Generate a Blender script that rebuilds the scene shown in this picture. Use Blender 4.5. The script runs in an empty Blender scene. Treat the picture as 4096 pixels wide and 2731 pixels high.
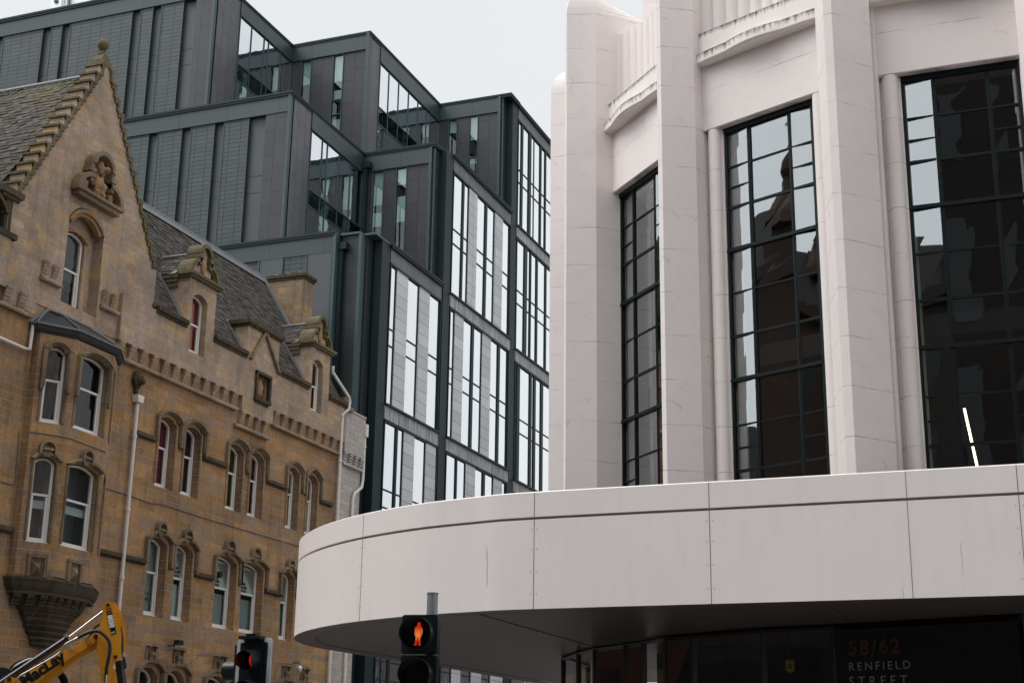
import bpy, bmesh, math, random
from mathutils import Vector, Matrix
random.seed(7)
R_ = math.radians
sc = bpy.context.scene
COL = sc.collection

# ---------------------------------------------------------------- camera
YAW, PIT, ROL, FPX = 0.368506406, 0.290282257, 0.0147417262, 5857.37
cy_, sy_, cp_, sp_ = math.cos(YAW), math.sin(YAW), math.cos(PIT), math.sin(PIT)
FW = Vector((-sy_*cp_, cy_*cp_, sp_)); RT0 = Vector((cy_, sy_, 0)); UP0 = RT0.cross(FW)
RT = RT0*math.cos(ROL)+UP0*math.sin(ROL); UP = -RT0*math.sin(ROL)+UP0*math.cos(ROL)
CAM = Vector((0, 0, 1.6))
cd = bpy.data.cameras.new('camera'); cam = bpy.data.objects.new('camera', cd); COL.objects.link(cam)
m = Matrix((RT, UP, -FW)).transposed().to_4x4(); m.translation = CAM
cam.matrix_world = m
cd.sensor_width = 36; cd.lens = FPX/4096*36; cd.clip_start = 0.1; cd.clip_end = 2000
sc.camera = cam
def ray(px, py): return FW + RT*((px-2048)/FPX) - UP*((py-1365.5)/FPX)
def on(ax, v, px, py):      # where the sight line through a photo point meets an axis plane of the site
    d = ray(px, py); return CAM + d*((v-CAM[ax])/d[ax])

# ---------------------------------------------------------------- materials
def srgb(r, g, b):
    f = lambda c: c/12.92 if c <= .04045 else ((c+.055)/1.055)**2.4
    return (f(r/255), f(g/255), f(b/255), 1)
class NT:
    def __init__(s, name):
        s.m = bpy.data.materials.new(name); s.m.use_nodes = True; s.t = s.m.node_tree
        s.b = s.t.nodes['Principled BSDF']; s.out = s.t.nodes['Material Output']
    def n(s, typ, **kw):
        nd = s.t.nodes.new(typ)
        for k, v in kw.items():
            if k.startswith('_'): setattr(nd, k[1:], v)
            else:
                key = int(k[1:]) if k[0] == 'i' and k[1:].isdigit() else k.replace('__', ' ')
                s.set(nd.inputs[key], v)
        return nd
    def set(s, inp, v):
        if isinstance(v, bpy.types.NodeSocket): s.t.links.new(v, inp)
        elif isinstance(v, bpy.types.Node): s.t.links.new(v.outputs[0], inp)
        else: inp.default_value = v
    def math(s, op, a, b=0.0, c=None):
        nd = s.n('ShaderNodeMath', _operation=op, i0=a, i1=b)
        if c is not None: s.set(nd.inputs[2], c)
        return nd.outputs[0]
    def mix(s, f, a, b, bt='MIX'):
        nd = s.n('ShaderNodeMix', _data_type='RGBA', _blend_type=bt)
        s.set(nd.inputs[0], f); s.set(nd.inputs[6], a); s.set(nd.inputs[7], b); return nd.outputs[2]
    def noise(s, vec, scale, detail=4, rough=.55, dist=0):
        nd = s.n('ShaderNodeTexNoise', Vector=vec, Scale=scale, Detail=detail, Roughness=rough, Distortion=dist); return nd.outputs[0]
    def ramp(s, f, stops):
        nd = s.n('ShaderNodeValToRGB', Fac=f); e = nd.color_ramp.elements
        e[0].position, e[0].color = stops[0][0], (stops[0][1],)*3+(1,); e[1].position, e[1].color = stops[1][0], (stops[1][1],)*3+(1,)
        for p, v in stops[2:]: x = e.new(p); x.color = (v, v, v, 1)
        return nd.outputs[0]
    def pos(s): return s.n('ShaderNodeTexCoord').outputs['Object']
    def sep(s, v): nd = s.n('ShaderNodeSeparateXYZ', i0=v); return nd.outputs
    def comb(s, x, y, z=0.0): return s.n('ShaderNodeCombineXYZ', i0=x, i1=y, i2=z).outputs[0]
    def wall(s):            # (along the wall, height) whichever way the wall faces
        p = s.sep(s.pos()); g = s.sep(s.n('ShaderNodeNewGeometry').outputs['True Normal'])
        f = s.math('GREATER_THAN', s.math('ABSOLUTE', g[0]), s.math('ABSOLUTE', g[1]))
        u = s.math('ADD', s.math('MULTIPLY', p[1], f), s.math('MULTIPLY', p[0], s.math('SUBTRACT', 1.0, f)))
        return u, p[2]
    def bump(s, h, strength=.3, dist=.02):
        nd = s.n('ShaderNodeBump', Height=h, Strength=strength, Distance=dist); s.set(s.b.inputs['Normal'], nd.outputs[0])
    def fin(s, col=None, rough=None, metal=None, spec=None):
        if col is not None: s.set(s.b.inputs['Base Color'], col)
        if rough is not None: s.set(s.b.inputs['Roughness'], rough)
        if metal is not None: s.set(s.b.inputs['Metallic'], metal)
        if spec is not None: s.set(s.b.inputs['Specular IOR Level'], spec)
        return s.m
M = {}
def plain(name, col, rough=.6, metal=0, var=.12, scale=6, spec=.5, bump=0):
    k = NT(name); n = k.noise(k.pos(), scale, 5)
    c = k.mix(n, tuple(x*(1-var) for x in col[:3])+(1,), tuple(min(1, x*(1+var)) for x in col[:3])+(1,))
    if bump: k.bump(n, bump, .01 if name != 'crest_stone' else .05)
    M[name] = k.fin(c, rough, metal, spec); return M[name]
def stone(name, c1, c2, c3, grime, gcol, moss=0, row=.225, wid=.62, mortar=(.30,.235,.165,1), patch=.0):
    k = NT(name); u, z = k.wall(); p = k.pos()
    rowi = k.math('FLOOR', k.math('DIVIDE', z, row))
    wn = k.n('ShaderNodeTexWhiteNoise', _noise_dimensions='1D', W=rowi).outputs[0]
    u2 = k.math('ADD', u, k.math('MULTIPLY', wn, 1.7))
    # stones of a course differ in length
    u2 = k.math('ADD', u2, k.math('MULTIPLY', k.noise(k.comb(k.math('MULTIPLY', u2, .9), k.math('MULTIPLY', rowi, 3.7)), 1.0, 1), .9))
    v = k.comb(u2, z)
    br = k.n('ShaderNodeTexBrick', _offset=.5, _squash=1.0, Vector=v, Color1=(0,0,0,1), Color2=(1,1,1,1), Mortar=(.5,.5,.5,1), Scale=1.0)
    br.inputs['Mortar Size'].default_value = .006; br.inputs['Mortar Smooth'].default_value = .3
    br.inputs['Brick Width'].default_value = wid; br.inputs['Row Height'].default_value = row; br.inputs['Bias'].default_value = 0
    c = k.mix(br.outputs[0], c1, c2)
    rnd = k.n('ShaderNodeTexWhiteNoise', _noise_dimensions='1D', W=k.math('MULTIPLY', br.outputs[0], 91.7)).outputs[0]
    c = k.mix(k.ramp(rnd, [(.55, 0), (.60, .9)]), c, c3)
    fine = k.noise(p, 9, 8, .65); c = k.mix(k.math('MULTIPLY', k.ramp(fine, [(.42, 0), (.75, 1)]), .55), c, tuple(x*.45 for x in c1[:3])+(1,))
    big = k.noise(p, .55, 5, .6); q = k.sep(p)
    st = k.noise(k.n('ShaderNodeMapping', Vector=p, Scale=(3.4, 3.4, .30)).outputs[0], 1.3, 7, .68)
    g = k.math('MULTIPLY', k.math('ADD', k.ramp(big, [(.42, 0), (.68, 1)]), k.ramp(st, [(.50, 0), (.74, .9)])), grime)
    c = k.mix(k.math('MINIMUM', g, .92), c, gcol)
    if patch:
        pn = k.noise(p, 1.7, 3, .5); c = k.mix(k.ramp(pn, [(.56, 0), (.62, patch)]), c, (.52,.31,.12,1))
    if moss:
        mn = k.noise(p, 2.3, 6, .65); c = k.mix(k.ramp(mn, [(.45, 0), (.62, moss)]), c, (.105,.095,.028,1))
    mf = k.math('MULTIPLY', br.outputs['Fac'], k.ramp(k.noise(p, 1.1, 3), [(.35, .15), (.6, .85)]))
    c = k.mix(mf, c, mortar)
    h = k.math('ADD', k.math('MULTIPLY', br.outputs['Fac'], -.8), k.math('MULTIPLY', k.noise(p, 14, 6, .7), .9))
    k.bump(h, .8, .03)
    M[name] = k.fin(c, .93, 0, .25); return M[name]

stone('sandstone', (.350,.195,.085,1), (.50,.298,.140,1), (.34,.230,.155,1), .60, (.125,.088,.058,1), mortar=(.58,.47,.34,1), wid=.78)
stone('sandstone_upper', (.35,.25,.165,1), (.53,.395,.27,1), (.43,.32,.26,1), .58, (.18,.145,.118,1), patch=.42, mortar=(.47,.40,.31,1))
stone('sandstone_carved', (.26,.185,.11,1), (.33,.24,.15,1), (.24,.18,.125,1), .7, (.065,.052,.038,1), wid=1.4, row=.7)
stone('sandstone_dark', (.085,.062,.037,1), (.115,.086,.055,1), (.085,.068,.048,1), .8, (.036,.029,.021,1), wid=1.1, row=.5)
stone('sandstone_moss', (.17,.13,.085,1), (.21,.17,.11,1), (.15,.12,.08,1), .7, (.06,.05,.035,1), moss=.85, wid=1.2, row=.6)
stone('chimney_stone', (.30,.20,.115,1), (.42,.30,.18,1), (.31,.23,.165,1), .6, (.075,.060,.046,1), row=.24, wid=.55)
stone('painted_stone', (.50,.45,.415,1), (.56,.505,.47,1), (.46,.415,.385,1), .28, (.28,.25,.23,1), mortar=(.37,.34,.32,1), row=.2, wid=.5)
plain('crest_stone', (.31,.19,.10), .9, var=.6, scale=11, bump=1.0)

def slate():
    k = NT('slate'); p = k.pos(); q = k.sep(p)
    oi = k.n('ShaderNodeNewGeometry').outputs['Random Per Island']
    c = k.mix(oi, (.030,.026,.022,1), (.092,.078,.066,1))
    n = k.noise(p, 5, 6, .6); c = k.mix(k.ramp(n, [(.45, 0), (.8, .7)]), c, (.055,.05,.047,1))
    mo = k.noise(p, .9, 6, .7); zf = k.ramp(k.math('DIVIDE', k.math('SUBTRACT', q[2], 15), 7.0), [(.35, 0), (1.0, 1)])
    yf = k.math('LESS_THAN', q[1], 33.2)
    c = k.mix(k.math('MULTIPLY', k.math('MULTIPLY', k.ramp(mo, [(.44, 0), (.64, .62)]), zf), yf), c, (.13,.105,.03,1))
    k.bump(k.noise(p, 22, 4), .3, .01); M['slate'] = k.fin(c, .85, 0, .2)
slate()
plain('lead', (.13,.138,.146), .6, .1, var=.35, scale=7)
plain('white_frame', (.70,.68,.65), .5, 0, var=.10, scale=12)
plain('white_pipe', (.66,.62,.58), .5, 0, var=.12, scale=5)
plain('cable_grey', (.12,.12,.12), .7)
plain('dark_room', (.03,.032,.033), .9, 0, var=.5, scale=1.5)
plain('room_grey', (.20,.215,.22), .9, 0, var=.25, scale=1.2)
plain('blind_white', (.66,.69,.66), .8, 0, var=.06, scale=2)
for n_, c_ in dict(curtain_plum=(.20,.02,.06), curtain_red=(.50,.03,.03), curtain_navy=(.012,.018,.03), curtain_green=(.045,.075,.012), curtain_rust=(.15,.035,.012), curtain_teal=(.02,.085,.085), curtain_maroon=(.115,.012,.014), panel_pale=(.55,.62,.63), panel_grey=(.30,.34,.35), lettering_dark=(.02,.03,.03)).items():
    k = NT(n_); q = k.sep(k.pos()); w = k.noise(k.comb(k.math('MULTIPLY', q[0], 6.0), k.math('MULTIPLY', q[1], 6.0)), 3, 3)
    k.fin(k.mix(w, tuple(x*.55 for x in c_)+(1,), tuple(min(1, x*1.35) for x in c_)+(1,)), .85); M[n_] = k.m
for n_, c_ in dict(stripe_red=(.35,.02,.03), stripe_green=(.03,.22,.05), stripe_yellow=(.45,.33,.02), stripe_blue=(.03,.04,.22), stripe_orange=(.4,.12,.02)).items(): plain(n_, c_, .7, var=.05)

def glass(name, f0, tint=(1,1,1,1), wob=.0, wscale=.6, power=4.0, fmax=1.0, through=(1,1,1,1)):
    k = NT(name); t = k.t
    lw = k.n('ShaderNodeLayerWeight'); 
    g = k.n('ShaderNodeNewGeometry')
    dt = k.n('ShaderNodeVectorMath', _operation='DOT_PRODUCT', i0=g.outputs['Incoming'], i1=g.outputs['Normal'])
    cs = k.math('ABSOLUTE', dt.outputs['Value'])
    f = k.math('ADD', f0, k.math('MULTIPLY', fmax-f0, k.math('POWER', k.math('SUBTRACT', 1.0, cs), power)))
    gl = k.n('ShaderNodeBsdfGlossy', Color=tint, Roughness=.012); tr = k.n('ShaderNodeBsdfTransparent', Color=through)
    if wob:
        b = k.n('ShaderNodeBump', Height=k.noise(k.pos(), wscale, 2, .5), Strength=wob, Distance=.05); k.set(gl.inputs['Normal'], b.outputs[0])
    mx = k.n('ShaderNodeMixShader', i0=f, i1=tr, i2=gl)
    k.t.links.new(mx.outputs[0], k.out.inputs[0]); M[name] = k.m
glass('sash_glass', .05, wob=.25, wscale=1.5, power=4.5, fmax=.7, through=(.75,.80,.80,1))
glass('tower_glass', .20, tint=(.96,.98,1,1), wob=.22, wscale=.9, power=1.15, fmax=1.5, through=(.5,.62,.60,1))
glass('steel_window_glass', .31, tint=(.93,.98,1,1), wob=.04, wscale=1.1, power=3.5, fmax=.9, through=(.72,.78,.76,1))
glass('slit_glass', .12, tint=(.93,1,.98,1), wob=.1, wscale=.5, power=3.0, fmax=.9, through=(.62,.76,.72,1))
glass('shop_glass', .05, wob=.05, power=5, fmax=.5)

# dark cladding
def clad(name, col, bw, bh, seam=.012, offset=0.0, vertical=False, rough=.42, metal=.0, seamcol=(.006,.009,.009,1), shift=(0.0, 0.0)):
    k = NT(name); u, z = k.wall()
    u = k.math('ADD', u, shift[0]); z = k.math('ADD', z, shift[1])
    v = k.comb(z, u) if vertical else k.comb(u, z)
    br = k.n('ShaderNodeTexBrick', _offset=offset, _squash=1.0, Vector=v, Color1=(0,0,0,1), Color2=(1,1,1,1), Mortar=(.5,.5,.5,1), Scale=1.0)
    br.inputs['Mortar Size'].default_value = seam; br.inputs['Mortar Smooth'].default_value = 0
    br.inputs['Brick Width'].default_value = bh if vertical else bw; br.inputs['Row Height'].default_value = bw if vertical else bh
    c = k.mix(br.outputs[0], tuple(x*.88 for x in col)+(1,), tuple(x*1.14 for x in col)+(1,))
    n = k.noise(k.pos(), 1.2, 5, .6); c = k.mix(k.math('MULTIPLY', n, .35), c, tuple(x*.55 for x in col)+(1,))
    c = k.mix(br.outputs['Fac'], c, seamcol); k.bump(k.math('MULTIPLY', br.outputs['Fac'], -1.0), .5, .02)
    M[name] = k.fin(c, k.math('ADD', rough, k.math('MULTIPLY', n, .18)), metal, .4)
clad('tile_grid', (.045,.061,.064),   .5875, .205, .017, shift=(.22, .04))
clad('rain_panel', (.034,.037,.041), .62, 1.17, .012, .5, True, shift=(.35, .3))
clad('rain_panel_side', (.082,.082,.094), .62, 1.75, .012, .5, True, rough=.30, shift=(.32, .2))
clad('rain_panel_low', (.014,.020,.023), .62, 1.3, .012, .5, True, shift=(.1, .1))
clad('fascia_metal', (.034,.052,.058), 2.6, 9.0, .010, rough=.33)
clad('grey_spandrel', (.55,.56,.58), 3.0, .52, .008, rough=.4, shift=(.0, .11))
plain('dark_metal', (.009,.021,.025), .55, 0, spec=.25, var=.25, scale=3)
plain('frame_metal', (.040,.066,.074), .45, 0, spec=.35, var=.2, scale=3)
plain('slot_panel', (.046,.055,.058), .5, 0, var=.2, scale=.8)
def band():
    k = NT('weathered_band'); p = k.pos(); st = k.noise(k.n('ShaderNodeMapping', Vector=p, Scale=(1, 5.0, .5)).outputs[0], 1.6, 6, .7)
    c = k.mix(k.ramp(st, [(.40, 0), (.66, 1)]), (.18,.185,.19,1), (.48,.48,.49,1)); M['weathered_band'] = k.fin(c, .6)
band()
plain('galvanised', (.55,.57,.58), .4, .6, var=.15)

# white painted render with its block joints and cracks
def paint(name, col, joints=True, stain=0.0, zref=13.65, step=.84):
    k = NT(name); p = k.pos(); q = k.sep(p)
    n1 = k.noise(p, .8, 5, .6); n2 = k.noise(p, 26, 6, .7); n3 = k.noise(p, 3.0, 5, .6)
    c = k.mix(n1, tuple(x*.90 for x in col)+(1,), tuple(min(1, x*1.05) for x in col)+(1,))
    c = k.mix(k.ramp(n3, [(.55, 0), (.85, .35)]), c, tuple(x*.72 for x in col)+(1,))
    spk = k.ramp(k.noise(p, 4.5, 10, .85), [(.635, 0), (.69, .7)]); c = k.mix(spk, c, (.22,.19,.165,1))
    h = k.math('MULTIPLY', n2, .6)
    if joints:
        zz = k.math('ADD', k.math('DIVIDE', k.math('SUBTRACT', q[2], zref), step), k.math('MULTIPLY', k.math('SUBTRACT', k.noise(p, 2.2, 4), .5), .04))
        fr = k.math('ABSOLUTE', k.math('SUBTRACT', k.math('FRACT', k.math('ADD', zz, 100.5)), .5))
        ln = k.math('LESS_THAN', fr, .0075)
        jn = k.math('MULTIPLY', ln, k.ramp(k.noise(p, 1.4, 4, .7), [(.44, .12), (.62, 1)]))
        c = k.mix(k.math('MULTIPLY', jn, .62), c, (.11,.09,.07,1)); h = k.math('SUBTRACT', h, jn)
    if stain:
        st = k.noise(k.n('ShaderNodeMapping', Vector=p, Scale=(14.0, 14.0, 1.6)).outputs[0], 1.0, 5, .75)
        zt = k.ramp(k.math('DIVIDE', k.math('SUBTRACT', q[2], 14.95), .75), [(.08, .25), (.40, 1), (.46, .3), (.85, .5), (1.0, .9)])
        c = k.mix(k.math('MULTIPLY', k.ramp(k.math('MULTIPLY', st, zt), [(.26, 0), (.50, 1)]), stain), c, (.075,.065,.045,1))
    vo = k.n('ShaderNodeTexVoronoi', _feature='DISTANCE_TO_EDGE', Vector=k.n('ShaderNodeVectorMath', _operation='ADD', i0=p, i1=k.n('ShaderNodeVectorMath', _operation='SCALE', i0=k.n('ShaderNodeTexNoise', Vector=p, Scale=5.0, Detail=4.0).outputs[1], Scale=.35)), Scale=.75)
    ck = k.math('MULTIPLY', k.math('LESS_THAN', vo.outputs[0], .006), k.ramp(k.noise(p, .9, 4, .7), [(.58, 0), (.66, 1)])); c = k.mix(k.math('MULTIPLY', ck, .38), c, (.16,.13,.105,1)); h = k.math('SUBTRACT', h, ck)
    k.bump(h, .34, .014); M[name] = k.fin(c, .72, 0, .3)
paint('white_render', (.835,.765,.742)); paint('white_render_plain', (.835,.765,.742), joints=False)
paint('white_render_stained', (.84,.775,.75), joints=False, stain=1.0)
def canopy_mat():
    k = NT('canopy_panel'); p = k.pos()
    n1 = k.noise(p, .7, 4); n2 = k.noise(k.n('ShaderNodeMapping', Vector=p, Scale=(3, 3, .5)).outputs[0], 2.2, 6, .6)
    c = k.mix(n1, (.76,.695,.675,1), (.835,.765,.745,1)); c = k.mix(k.ramp(n2, [(.5, 0), (.9, .5)]), c, (.68,.62,.60,1))
    sc_ = k.ramp(k.noise(k.n('ShaderNodeMapping', Vector=p, Rotation=(0, .25, 0), Scale=(9, 9, .6)).outputs[0], 1.1, 3, .4), [(.735, 0), (.75, .5)])
    c = k.mix(sc_, c, (.25,.22,.2,1)); k.bump(k.noise(p, 60, 3), .06, .004); M['canopy_panel'] = k.fin(c, .42, 0, .45)
canopy_mat()
def soffit():
    k = NT('soffit_board'); p = k.pos(); q = k.sep(p)
    fr = k.math('FRACT', k.math('ADD', k.math('DIVIDE', q[1], .38), 100.0)); ln = k.math('LESS_THAN', fr, .17)
    c = k.mix(ln, k.mix(k.noise(p, 1.0, 4), (.080,.061,.050,1), (.115,.088,.072,1)), (.012,.01,.01,1))
    k.bump(k.math('MULTIPLY', ln, -1.0), .6, .01); M['soffit_board'] = k.fin(c, .42, 0, .35)
soffit()
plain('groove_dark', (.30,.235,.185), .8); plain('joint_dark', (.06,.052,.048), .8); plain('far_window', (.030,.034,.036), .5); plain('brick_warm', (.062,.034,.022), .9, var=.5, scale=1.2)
plain('steel_frame', (.004,.009,.010), .5, 0, var=.3, scale=8, spec=.2)
plain('shop_black', (.008,.009,.010), .3); plain('poster_red', (.055,.010,.008), .6); plain('letter_dark', (.004,.006,.010), .6); plain('letter_grey', (.26,.24,.215), .6); plain('letter_red', (.045,.010,.008), .6)
plain('yellow_sign', (.16,.095,.012), .6); plain('tungsten_white', (.5,.45,.4), .6)
plain('signal_black', (.007,.012,.013), .32, var=.3, scale=8); plain('signal_lens_dark', (.006,.008,.008), .12)
plain('signal_white', (.42,.44,.46), .45); plain('pole_grey', (.25,.27,.28), .45, .2)
def emit(name, c, s, base=(.02,.005,.004,1)):
    k = NT(name); k.set(k.b.inputs['Emission Color'], c); k.b.inputs['Emission Strength'].default_value = s
    M[name] = k.fin(base, .4); return k
k = emit('red_man_lit', (1,.12,.02,1), .72)
d_ = k.n('ShaderNodeVectorMath', _operation='DISTANCE', i0=k.pos(), i1=(-3.925, 8.6, 2.47))
gr = k.n('ShaderNodeValToRGB', Fac=k.math('ADD', k.math('MULTIPLY', d_.outputs['Value'], 11.0), k.math('MULTIPLY', k.math('SUBTRACT', k.noise(k.pos(), 90, 3), .5), .5))); e_ = gr.color_ramp.elements
e_[0].color = (1,.30,.05,1); e_[1].position = .5; e_[1].color = (.55,.022,.008,1); k.set(k.b.inputs['Emission Color'], gr.outputs[0])
emit('red_lens_lit', (1,.02,.01,1), .32); emit('tube_lit', (1,.82,.55,1), 5.0)
def yellow():
    k = NT('digger_yellow'); p = k.pos(); c = k.mix(k.ramp(k.noise(p, 3, 6, .7), [(.45, 0), (.8, .7)]), (.68,.28,.008,1), (.40,.155,.012,1))
    M['digger_yellow'] = k.fin(c, k.math('ADD', .25, k.math('MULTIPLY', k.noise(p, 8), .3)), 0, .5)
yellow()
plain('rubber_black', (.012,.012,.013), .42, var=.3); plain('cylinder_black', (.010,.012,.015), .25); plain('chrome', (.42,.42,.44), .28, 1, var=.05)
plain('pin_dark', (.03,.022,.018), .6, .5); plain('decal_white', (.75,.75,.74), .5); plain('cab_gloss', (.03,.035,.042), .12)
plain('asphalt', (.05,.05,.052), .9, var=.3, scale=9, bump=.3); plain('paving', (.22,.21,.20), .85, var=.15, scale=3); plain('kerb_stone', (.28,.27,.26), .85)
plain('brick_dark', (.020,.014,.011), .9, var=.4, scale=3); plain('roof_dark', (.050,.048,.047), .9, spec=.2); plain('grey_stone_far', (.045,.038,.032), .9, var=.3, scale=2)
plain('road_paint', (.6,.6,.58), .7); plain('terracotta', (.35,.14,.07), .8)
plain('book_red', (.3,.03,.03), .7); plain('book_white', (.6,.6,.58), .7); plain('plant_leaf', (.10,.12,.05), .7)

# ---------------------------------------------------------------- mesh helpers
class Frame:                 # a wall: u along it, z up, d out of it
    def __init__(s, ox, oy, ux, uy, nx, ny): s.o = (ox, oy); s.u = (ux, uy); s.n = (nx, ny)
    def __call__(s, u, z, d=0.0): return Vector((s.o[0]+s.u[0]*u+s.n[0]*d, s.o[1]+s.u[1]*u+s.n[1]*d, z))
W = lambda x, y, z: Vector((x, y, z))
class MB:
    def __init__(s, fr=None): s.v = []; s.f = []; s.fr = fr; s.marks = []
    def cut(s): s.marks.append((len(s.v), len(s.f))); return s      # what follows is the next piece
    def add(s, vs, fs):
        b = len(s.v); s.v += [Vector(v) for v in vs]; s.f += [[b+i for i in f] for f in fs]; return s
    def hexa(s, p):          # 8 points, bottom ring then top ring
        return s.add(p, [(0,3,2,1), (4,5,6,7), (0,1,5,4), (1,2,6,5), (2,3,7,6), (3,0,4,7)])
    def box(s, x0, x1, y0, y1, z0, z1):
        return s.hexa([(x0,y0,z0),(x1,y0,z0),(x1,y1,z0),(x0,y1,z0),(x0,y0,z1),(x1,y0,z1),(x1,y1,z1),(x0,y1,z1)])
    def fb(s, u0, u1, z0, z1, d0, d1):
        f = s.fr; return s.hexa([f(u0,z0,d0),f(u1,z0,d0),f(u1,z0,d1),f(u0,z0,d1),f(u0,z1,d0),f(u1,z1,d0),f(u1,z1,d1),f(u0,z1,d1)])
    def prism(s, poly, z0, z1):
        n = len(poly); vs = [(x,y,z0) for x,y in poly]+[(x,y,z1) for x,y in poly]
        return s.add(vs, [tuple(range(n))[::-1], tuple(range(n,2*n))]+[(i,(i+1)%n,n+(i+1)%n,n+i) for i in range(n)])
    def fp(s, poly, d0, d1):                       # outline in (u,z) with thickness
        f = s.fr; n = len(poly); vs = [f(u,z,d0) for u,z in poly]+[f(u,z,d1) for u,z in poly]
        return s.add(vs, [tuple(range(n)), tuple(range(n,2*n))[::-1]]+[(i,(i+1)%n,n+(i+1)%n,n+i) for i in range(n)])
    def strip(s, inner, outer, d0, d1):            # band between two (u,z) polylines with thickness
        f = s.fr
        for i in range(len(inner)-1):
            a, b, c, e = inner[i], inner[i+1], outer[i+1], outer[i]
            s.hexa([f(*a,d0), f(*b,d0), f(*c,d0), f(*e,d0), f(*a,d1), f(*b,d1), f(*c,d1), f(*e,d1)])
        return s
    def quad(s, a, b, c, d): return s.add([a,b,c,d], [(0,1,2,3)])
    def tube(s, pts, r, n=8, cap=True):
        pts = [Vector(p) for p in pts]; rings = []; prev = None
        for i, p in enumerate(pts):
            t = (pts[min(i+1,len(pts)-1)]-pts[max(i-1,0)]).normalized()
            a = Vector((0,0,1)) if abs(t.z) < .9 else Vector((1,0,0))
            if prev is not None: a = prev
            x = (a-t*a.dot(t)).normalized(); prev = x; y = t.cross(x); rr = r[i] if isinstance(r, (list, tuple)) else r
            rings.append([p+(x*math.cos(2*math.pi*j/n)+y*math.sin(2*math.pi*j/n))*rr for j in range(n)])
        fs = []
        for i in range(len(pts)-1):
            for j in range(n): fs.append((i*n+j, i*n+(j+1)%n, (i+1)*n+(j+1)%n, (i+1)*n+j))
        if cap: fs += [tuple(range(n))[::-1], tuple(range((len(pts)-1)*n, len(pts)*n))]
        return s.add([v for g in rings for v in g], fs)
    def lathe(s, c, prof, n=16):                   # (r,z) profile about a vertical axis
        vs = [(c[0]+r*math.cos(2*math.pi*j/n), c[1]+r*math.sin(2*math.pi*j/n), z) for r, z in prof for j in range(n)]
        fs = [(i*n+j, i*n+(j+1)%n, (i+1)*n+(j+1)%n, (i+1)*n+j) for i in range(len(prof)-1) for j in range(n)]
        return s.add(vs, fs+[tuple(range(n))[::-1], tuple(range((len(prof)-1)*n, len(prof)*n))])
    def blob(s, c, rx, ry, rz, seed=0, amp=.15, n=10, m=7):
        rn = random.Random(seed); vs = []; fs = []
        for i in range(m+1):
            for j in range(n):
                th = math.pi*i/m; ph = 2*math.pi*j/n; k = 1+rn.uniform(-amp, amp)
                vs.append((c[0]+rx*k*math.sin(th)*math.cos(ph), c[1]+ry*k*math.sin(th)*math.sin(ph), c[2]+rz*k*math.cos(th)))
        for i in range(m):
            for j in range(n): fs.append((i*n+j, i*n+(j+1)%n, (i+1)*n+(j+1)%n, (i+1)*n+j))
        return s.add(vs, fs)
    def build(s, name, mat, parent=None, smooth=None, bevel=0, each=False):
        if each:                                   # every loose piece becomes a part of its own
            par = list(range(len(s.v)))
            def root(i):
                while par[i] != i: par[i] = par[par[i]]; i = par[i]
                return i
            for f in s.f:
                for i in f[1:]: par[root(i)] = root(f[0])
            grp = {}
            for f in s.f: grp.setdefault(root(f[0]), []).append(f)
            first = None
            for fs in grp.values():
                ids = sorted({i for f in fs for i in f}); mp = {i: k for k, i in enumerate(ids)}
                q = MB(); q.v = [s.v[i] for i in ids]; q.f = [[mp[i] for i in f] for f in fs]; o = q.build(name, mat, parent, smooth, bevel); first = first or o
            return first
        if s.marks:
            ms = sorted(set([(0, 0)]+s.marks+[(len(s.v), len(s.f))])); first = None
            for (v0, f0), (v1, f1) in zip(ms, ms[1:]):
                q = MB(); q.v = s.v[v0:v1]; q.f = [[i-v0 for i in f] for f in s.f[f0:f1]]
                if q.f: o = q.build(name, mat, parent, smooth, bevel); first = first or o
            return first
        me = bpy.data.meshes.new(name)
        off = Vector(parent['_base']) if parent is not None and '_base' in parent else Vector((0,0,0))
        me.from_pydata([v for v in s.v], [], s.f)
        bm = bmesh.new(); bm.from_mesh(me); bmesh.ops.remove_doubles(bm, verts=bm.verts, dist=1e-5); bmesh.ops.recalc_face_normals(bm, faces=bm.faces)
        if bevel: bmesh.ops.bevel(bm, geom=[e for e in bm.edges if len(e.link_faces) == 2 and e.calc_face_angle(0) > .6], offset=bevel, segments=2, affect='EDGES', clamp_overlap=True)
        bm.to_mesh(me); bm.free()
        me.materials.append(M[mat] if isinstance(mat, str) else mat)
        if smooth is not None:
            me.shade_smooth(); me.set_sharp_from_angle(angle=R_(smooth))
        o = bpy.data.objects.new(name, me); COL.objects.link(o)
        if parent is not None: o.parent = parent
        return o
def tag(o, label=None, cat=None, group=None, kind=None):
    if label: o['label'] = label
    if cat: o['category'] = cat
    if group: o['group'] = group
    if kind: o['kind'] = kind
    return o
def thing(name, label, cat, group=None):
    o = bpy.data.objects.new(name, None); COL.objects.link(o); return tag(o, label, cat, group)
def place(root, loc):                              # move the Empty to the thing's base; the parts stay where they stand
    root.location = loc
    for c in root.children: c.matrix_parent_inverse = Matrix.Translation(-Vector(loc))
def arc(u0, u1, zs, rise, n=10):                   # segmental arch line from (u0,zs) to (u1,zs)
    w = (u1-u0)/2; c = (u0+u1)/2; r = (w*w+rise*rise)/(2*rise); zc = zs+rise-r; a = math.asin(min(1, w/r))
    if rise > w: a = math.pi-a
    return [(c+r*math.sin(-a+2*a*i/n), zc+r*math.cos(-a+2*a*i/n)) for i in range(n+1)]
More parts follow.
